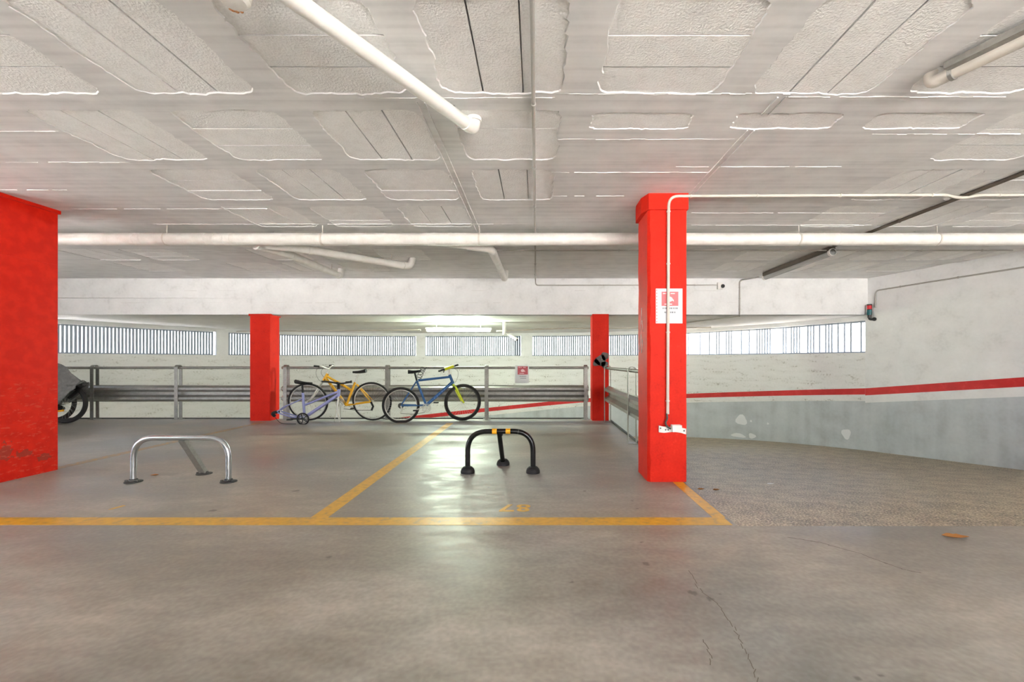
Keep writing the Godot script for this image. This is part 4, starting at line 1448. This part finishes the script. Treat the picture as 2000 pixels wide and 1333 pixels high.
func bike_blue():
	var D := 8.95
	var dz := func(x): return lerpf(8.76, 9.03, clampf((x - 485.0) / 930.0, -0.3, 1.2))
	var z := func(x, y): return Z(x, y, 720.0, dz.call(x), 0.06)
	var t := thing("bicycle", "blue mountain bike with a neon yellow fork leaning on the barrier", "bicycle", Vector3(-2.05, 0, -D))
	var ax := Vector3(0.28, -0.06, 0.96).normalized()
	var r: Vector3 = z.call(485, 785)
	var f: Vector3 = z.call(1415, 742)
	wheel(t, "rear_wheel", r, 0.355, Vector3(0.15, -0.06, 1).normalized(), M.rubber, M.chrome, 0.026, 0.024)
	wheel(t, "front_wheel", f, f.y, Vector3(0.36, -0.06, 0.93).normalized(), M.rubber, M.dark_steel, 0.028)
	var bb: Vector3 = z.call(865, 785)
	seg(t, "seat_tube", [bb, z.call(722, 415)], 0.0225, M.bike_blue)
	seg(t, "seat_post", [z.call(722, 415), z.call(692, 295)], 0.0175, M.black)
	saddle(t, z.call(785, 262), z.call(590, 278), M.black)
	seg(t, "top_tube", [z.call(745, 412), z.call(1222, 358)], 0.0238, M.bike_blue)
	seg(t, "down_tube", [z.call(1252, 445), bb], 0.0312, M.bike_blue)
	seg(t, "head_tube", [z.call(1215, 325), z.call(1270, 460)], 0.0275, M.bike_blue)
	var st := mb()
	for k in 6:
		var c: Vector3 = z.call(1170 - k * 38, 515 + k * 33) + ax * 0.0255
		obox(st, c, Vector3(0.032, 0.022, 0.003), Basis(Vector3(0, 0, 1), 0.7))
	part(t, "frame_lettering", st, M.white_plastic)
	for s in [-0.055, 0.055]:
		var o: Vector3 = ax * s
		seg(t, "seat_stay", [z.call(722, 420) + o * 0.4, r + o * 1.2], 0.0112, M.bike_blue)
		seg(t, "chain_stay", [bb + o * 0.5, r + o * 1.2], 0.0137, M.bike_blue)
		var wo: Vector3 = Vector3(0.42, -0.06, 0.9).normalized() * s * 1.4
		seg(t, "fork_leg", [z.call(1285, 490) + wo, f + wo], [0.022, 0.016], M.neon)
	seg(t, "fork_crown", [z.call(1265, 480) - ax * 0.07, z.call(1275, 475) + ax * 0.07], 0.02, M.neon)
	seg(t, "stem", [z.call(1215, 328), z.call(1205, 265), z.call(1215, 225)], 0.0200, M.chrome)
	var h0: Vector3 = z.call(1085, 270) + Vector3(0, 0, 0.2)
	var h1: Vector3 = z.call(1335, 178) + Vector3(0, 0, -0.05)
	seg(t, "handlebar", [h0, h1], 0.0163, M.chrome)
	seg(t, "bar_pad", [h0.lerp(h1, 0.3), h0.lerp(h1, 0.75)], 0.03, M.neon)
	seg(t, "grip", [h0, h0.lerp(h1, 0.28)], 0.019, M.black)
	seg(t, "grip", [h0.lerp(h1, 0.8), h1], 0.019, M.black)
	seg(t, "brake_lever", [h0.lerp(h1, 0.3), h0.lerp(h1, 0.2) + Vector3(0.02, -0.05, 0.02)], 0.008, M.black)
	seg(t, "brake_cable", [z.call(1270, 220), z.call(1350, 270), z.call(1340, 370), z.call(1290, 460)], 0.003, M.black, 0.1)
	seg(t, "brake_cable", [z.call(1250, 250), z.call(1240, 330), z.call(1265, 420)], 0.003, M.conduit, 0.1)
	chainring(t, z.call(868, 820) + ax * 0.06, 0.08, ax, M.chrome)
	crank(t, bb + ax * 0.07, z.call(705, 850) + ax * 0.07, M.chrome, ax)
	crank(t, bb - ax * 0.07, z.call(1015, 748) - ax * 0.07, M.chrome, ax)
	st = mb()
	lathe(st, [Vector2(0.045, 0.03), Vector2(0.055, 0.06), Vector2(0.001, 0.07)], r, ax, 18)
	part(t, "cassette", st, M.dark_steel)
	seg(t, "derailleur", [r + ax * 0.07, z.call(500, 850) + ax * 0.08, z.call(478, 895) + ax * 0.08], 0.015, M.chrome)
	seg(t, "chain", [z.call(478, 900) + ax * 0.07, z.call(700, 912) + ax * 0.07, z.call(840, 880) + ax * 0.07], 0.004, M.black)
	# coiled cable lock hung on the seat post
	var coil := []
	for i in 60:
		var a := TAU * i / 12.0
		var g := i / 59.0
		coil.append(z.call(lerpf(830, 750, g) + cos(a) * 42, lerpf(215, 395, g) + sin(a) * 26 + 6 * sin(i * 0.7)) + Vector3(0, 0, sin(a) * 0.03 + 0.03))
	var o2 := solo("cable_lock", coil_mesh(coil), M.black, "black coiled cable lock hanging from the saddle of the blue bicycle", "bike lock")
	o2.position = Vector3.ZERO
func coil_mesh(c: Array) -> SurfaceTool:
	var st := mb()
	tube(st, c, 0.0055, 6)
	return st

# ---------------- covered two-wheeler behind the big column ----------------
func covered_scooter():
	var D := 8.72
	var t := thing("covered_bicycle", "two-wheeler under a grey cover behind the big red column", "bicycle", V(-9.9, 0, D))
	for w in [[128, 788, 0.0], [108, 787, 0.22]]:
		var c := P(w[0], w[1], D + w[2])
		wheel(t, "wheel", Vector3(c.x, maxf(c.y, 0.36), c.z), maxf(c.y, 0.36), Vector3(0.12, 0, 1).normalized(), M.rubber, M.black, 0.035)
	# draped cover: sections across the length, hanging to an uneven hem
	var nz := FastNoiseLite.new()
	nz.seed = 33
	nz.frequency = 2.2
	nz.fractal_octaves = 3
	var secs := [[162, 743, 752], [158, 744, 757], [150, 738, 764], [140, 729, 772], [130, 718, 784], [120, 712, 789], [110, 709, 792], [95, 706, 795], [70, 706, 797], [40, 712, 797], [10, 722, 795]]
	var grid := []
	for s in secs:
		var row := []
		var top := P(s[0], s[1], D)
		var hem := P(s[0], s[2], D)
		for k in 25:
			var a := lerpf(-1.0, 1.0, k / 24.0)
			var wd := 0.03 + 0.1 * absf(a) + 0.03 * clampf((160.0 - s[0]) / 60.0, 0, 1)
			var y := lerpf(top.y, hem.y, pow(absf(a), 1.25))
			var f := nz.get_noise_2d(top.x * 2.0 + a, a * 1.5) * 0.06 * absf(a)
			row.append(Vector3(top.x + nz.get_noise_2d(a * 2.0, top.x * 3.0) * 0.03, y + f * 0.4, -D + signf(a) * (wd * minf(1.0, absf(a) * 2.5) + f)))
		grid.append(row)
	var st := mb()
	for layer in 2:
		var dy := Vector3(0, -0.006 * layer, 0)
		for i in grid.size() - 1:
			for k in 24:
				var pa: Vector3 = grid[i][k] + dy
				var pb: Vector3 = grid[i + 1][k] + dy
				var pc: Vector3 = grid[i + 1][k + 1] + dy
				var pd: Vector3 = grid[i][k + 1] + dy
				quad_auto(st, pa, pb, pc, pd, Vector3(0, 1, signf(k - 11.5)) * (1.0 if layer == 0 else -1.0))
	for k in 24:
		quad_auto(st, grid[0][k], grid[0][k + 1], Vector3(grid[0][12].x, (grid[0][0].y + grid[0][12].y) / 2, -D), Vector3(grid[0][12].x, (grid[0][0].y + grid[0][12].y) / 2, -D), Vector3.RIGHT)
	part(t, "cover", st, M.tarp)
	var rp := P(119, 803, D - 0.05)
	st = mb()
	obox(st, rp, Vector3(0.09, 0.035, 0.03), Basis(Vector3(0, 0, 1), 0.15))
	part(t, "reflector", st, M.tape)
	seg(t, "mudguard", [P(157, 757, D), P(150, 765, D), P(135, 778, D)], 0.03, M.black, 0.05)
	seg(t, "fork", [P(112, 795, D), P(122, 800, D)], 0.0500, M.black)

# ---------------- notice, bracket remains, leaves ----------------
func leaf_shape(at: Vector3, l: float, w: float, turn: float, curl: float) -> SurfaceTool:
	var st := mb()
	var u := Vector3(cos(turn), 0, sin(turn))
	var v := Vector3(-sin(turn), 0, cos(turn))
	var n := 8
	var wd := [0.04, 0.5, 0.9, 1.0, 0.85, 0.95, 0.6, 0.35, 0.02]
	for i in n:
		for s in [-1.0, 1.0]:
			var f0 := float(i) / n
			var f1 := float(i + 1) / n
			var p0 := at + u * l * (f0 - 0.5) + Vector3(0, 0.004 + curl * pow(f0 - 0.4, 2), 0)
			var p1 := at + u * l * (f1 - 0.5) + Vector3(0, 0.004 + curl * pow(f1 - 0.4, 2), 0)
			var e0: Vector3 = p0 + v * s * w * wd[i] * 0.5 + Vector3(0, curl * 0.3 * wd[i], 0)
			var e1: Vector3 = p1 + v * s * w * wd[i + 1] * 0.5 + Vector3(0, curl * 0.3 * wd[i + 1], 0)
			quad_auto(st, p0, p1, e1, e0, Vector3.UP)
			quad_auto(st, p0 - Vector3(0, 0.001, 0), p1 - Vector3(0, 0.001, 0), e1 - Vector3(0, 0.001, 0), e0 - Vector3(0, 0.001, 0), Vector3.DOWN)
	return st
func small_things():
	var zf := 4.495
	var n := thing("notice", "paper notice in a plastic sleeve on the red column", "notice", P(1307, 600, zf))
	var a := P(1281, 564, zf)
	var b := P(1333, 632, zf)
	var st := mb()
	box(st, Vector3(a.x, b.y, a.z - 0.004), Vector3(b.x, a.y, a.z - 0.001))
	part(n, "sheet", st, plain(Color8(232, 230, 236), 0.3))
	notice_print(n, P(1292, 570, zf) + Vector3(0, 0, 0.0), P(1325, 598, zf), P(1294, 601, zf), P(1322, 612, zf), 0.0)
	st = mb()
	for i in 11:
		var y := lerpf(a.y, b.y, (i + 0.5) / 11.0)
		box(st, Vector3(a.x + 0.004, y - 0.006, a.z - 0.001), Vector3(a.x + 0.014, y + 0.006, a.z))
	part(n, "binder_hole", st, plain(Color8(232, 120, 104), 0.5))
	# broken switch plate
	var k := thing("bracket_plate", "broken white mounting plate with loose cable end on the red column", "bracket", P(1314, 840, zf))
	st = mb()
	var pr := [[1287, 832], [1296, 834], [1310, 835], [1311, 830], [1329, 830], [1330, 836], [1340, 838], [1340, 849], [1330, 846], [1315, 844], [1297, 846], [1287, 845]]
	var mid := P(1312, 839, zf - 0.012)
	for i in pr.size():
		var p := P(pr[i][0], pr[i][1], zf - 0.012)
		var q := P(pr[(i + 1) % pr.size()][0], pr[(i + 1) % pr.size()][1], zf - 0.012)
		tri(st, mid, p, q, Vector3.BACK)
		quad_auto(st, p, q, q - Vector3(0, 0, 0.018), p - Vector3(0, 0, 0.018), (p + q) / 2 - mid)
	part(k, "plate", st, M.white_plastic)
	st = mb()
	var h0 := P(1311, 843, zf)
	var h1 := P(1329, 830, zf)
	box(st, Vector3(h0.x, h0.y, h0.z), Vector3(h1.x, h1.y, h0.z + 0.05))
	part(k, "box", st, M.white_plastic)
	for q in [[1290, 837], [1300, 840], [1305, 840], [1336, 842]]:
		st = mb()
		lathe(st, [Vector2(0.007, 0.0), Vector2(0.007, 0.005), Vector2(0.001, 0.006)], P(q[0], q[1], zf - 0.014), Vector3.BACK, 10)
		part(k, "screw", st, M.dark_steel)
	seg(k, "cable_end", [P(1302, 808, zf - 0.02), P(1304, 818, zf - 0.02), P(1299, 826, zf - 0.025), P(1303, 834, zf - 0.03), P(1310, 838, zf - 0.03)], 0.009, M.dark_steel, 0.03)
	# fallen leaves
	var f := on_floor(1866, 1052)
	solo("fallen_leaf", leaf_shape(f, 0.15, 0.08, 0.35, 0.05), M.leaf, "large curled brown leaf on the concrete in front of the ramp", "leaf", "fallen leaves")
	f = on_floor(302, 930)
	solo("fallen_leaf", leaf_shape(f, 0.09, 0.06, 0.1, 0.03), M.leaf, "small orange leaf on the floor between the legs of the silver hoop", "leaf", "fallen leaves")
	for q in [[1369, 939, 4.75, "small brown leaf on the asphalt close to the foot of the red column"], [1399, 944, 4.7, "small brown leaf on the asphalt between the paper scrap and another leaf"]]:
		var p := P(q[0], q[1], q[2])
		p.y = ramp_y(p.x, q[2]) + 0.004
		solo("fallen_leaf", leaf_shape(p, 0.07, 0.045, 0.2, 0.04), M.leaf, q[3], "leaf", "fallen leaves")
	var pp := P(1505, 935, 5.2)
	pp.y = ramp_y(pp.x, 5.2) + 0.004
	solo("paper_scrap", leaf_shape(pp, 0.08, 0.05, 0.0, 0.02), M.white_plastic, "small white paper scrap on the asphalt ramp", "litter")
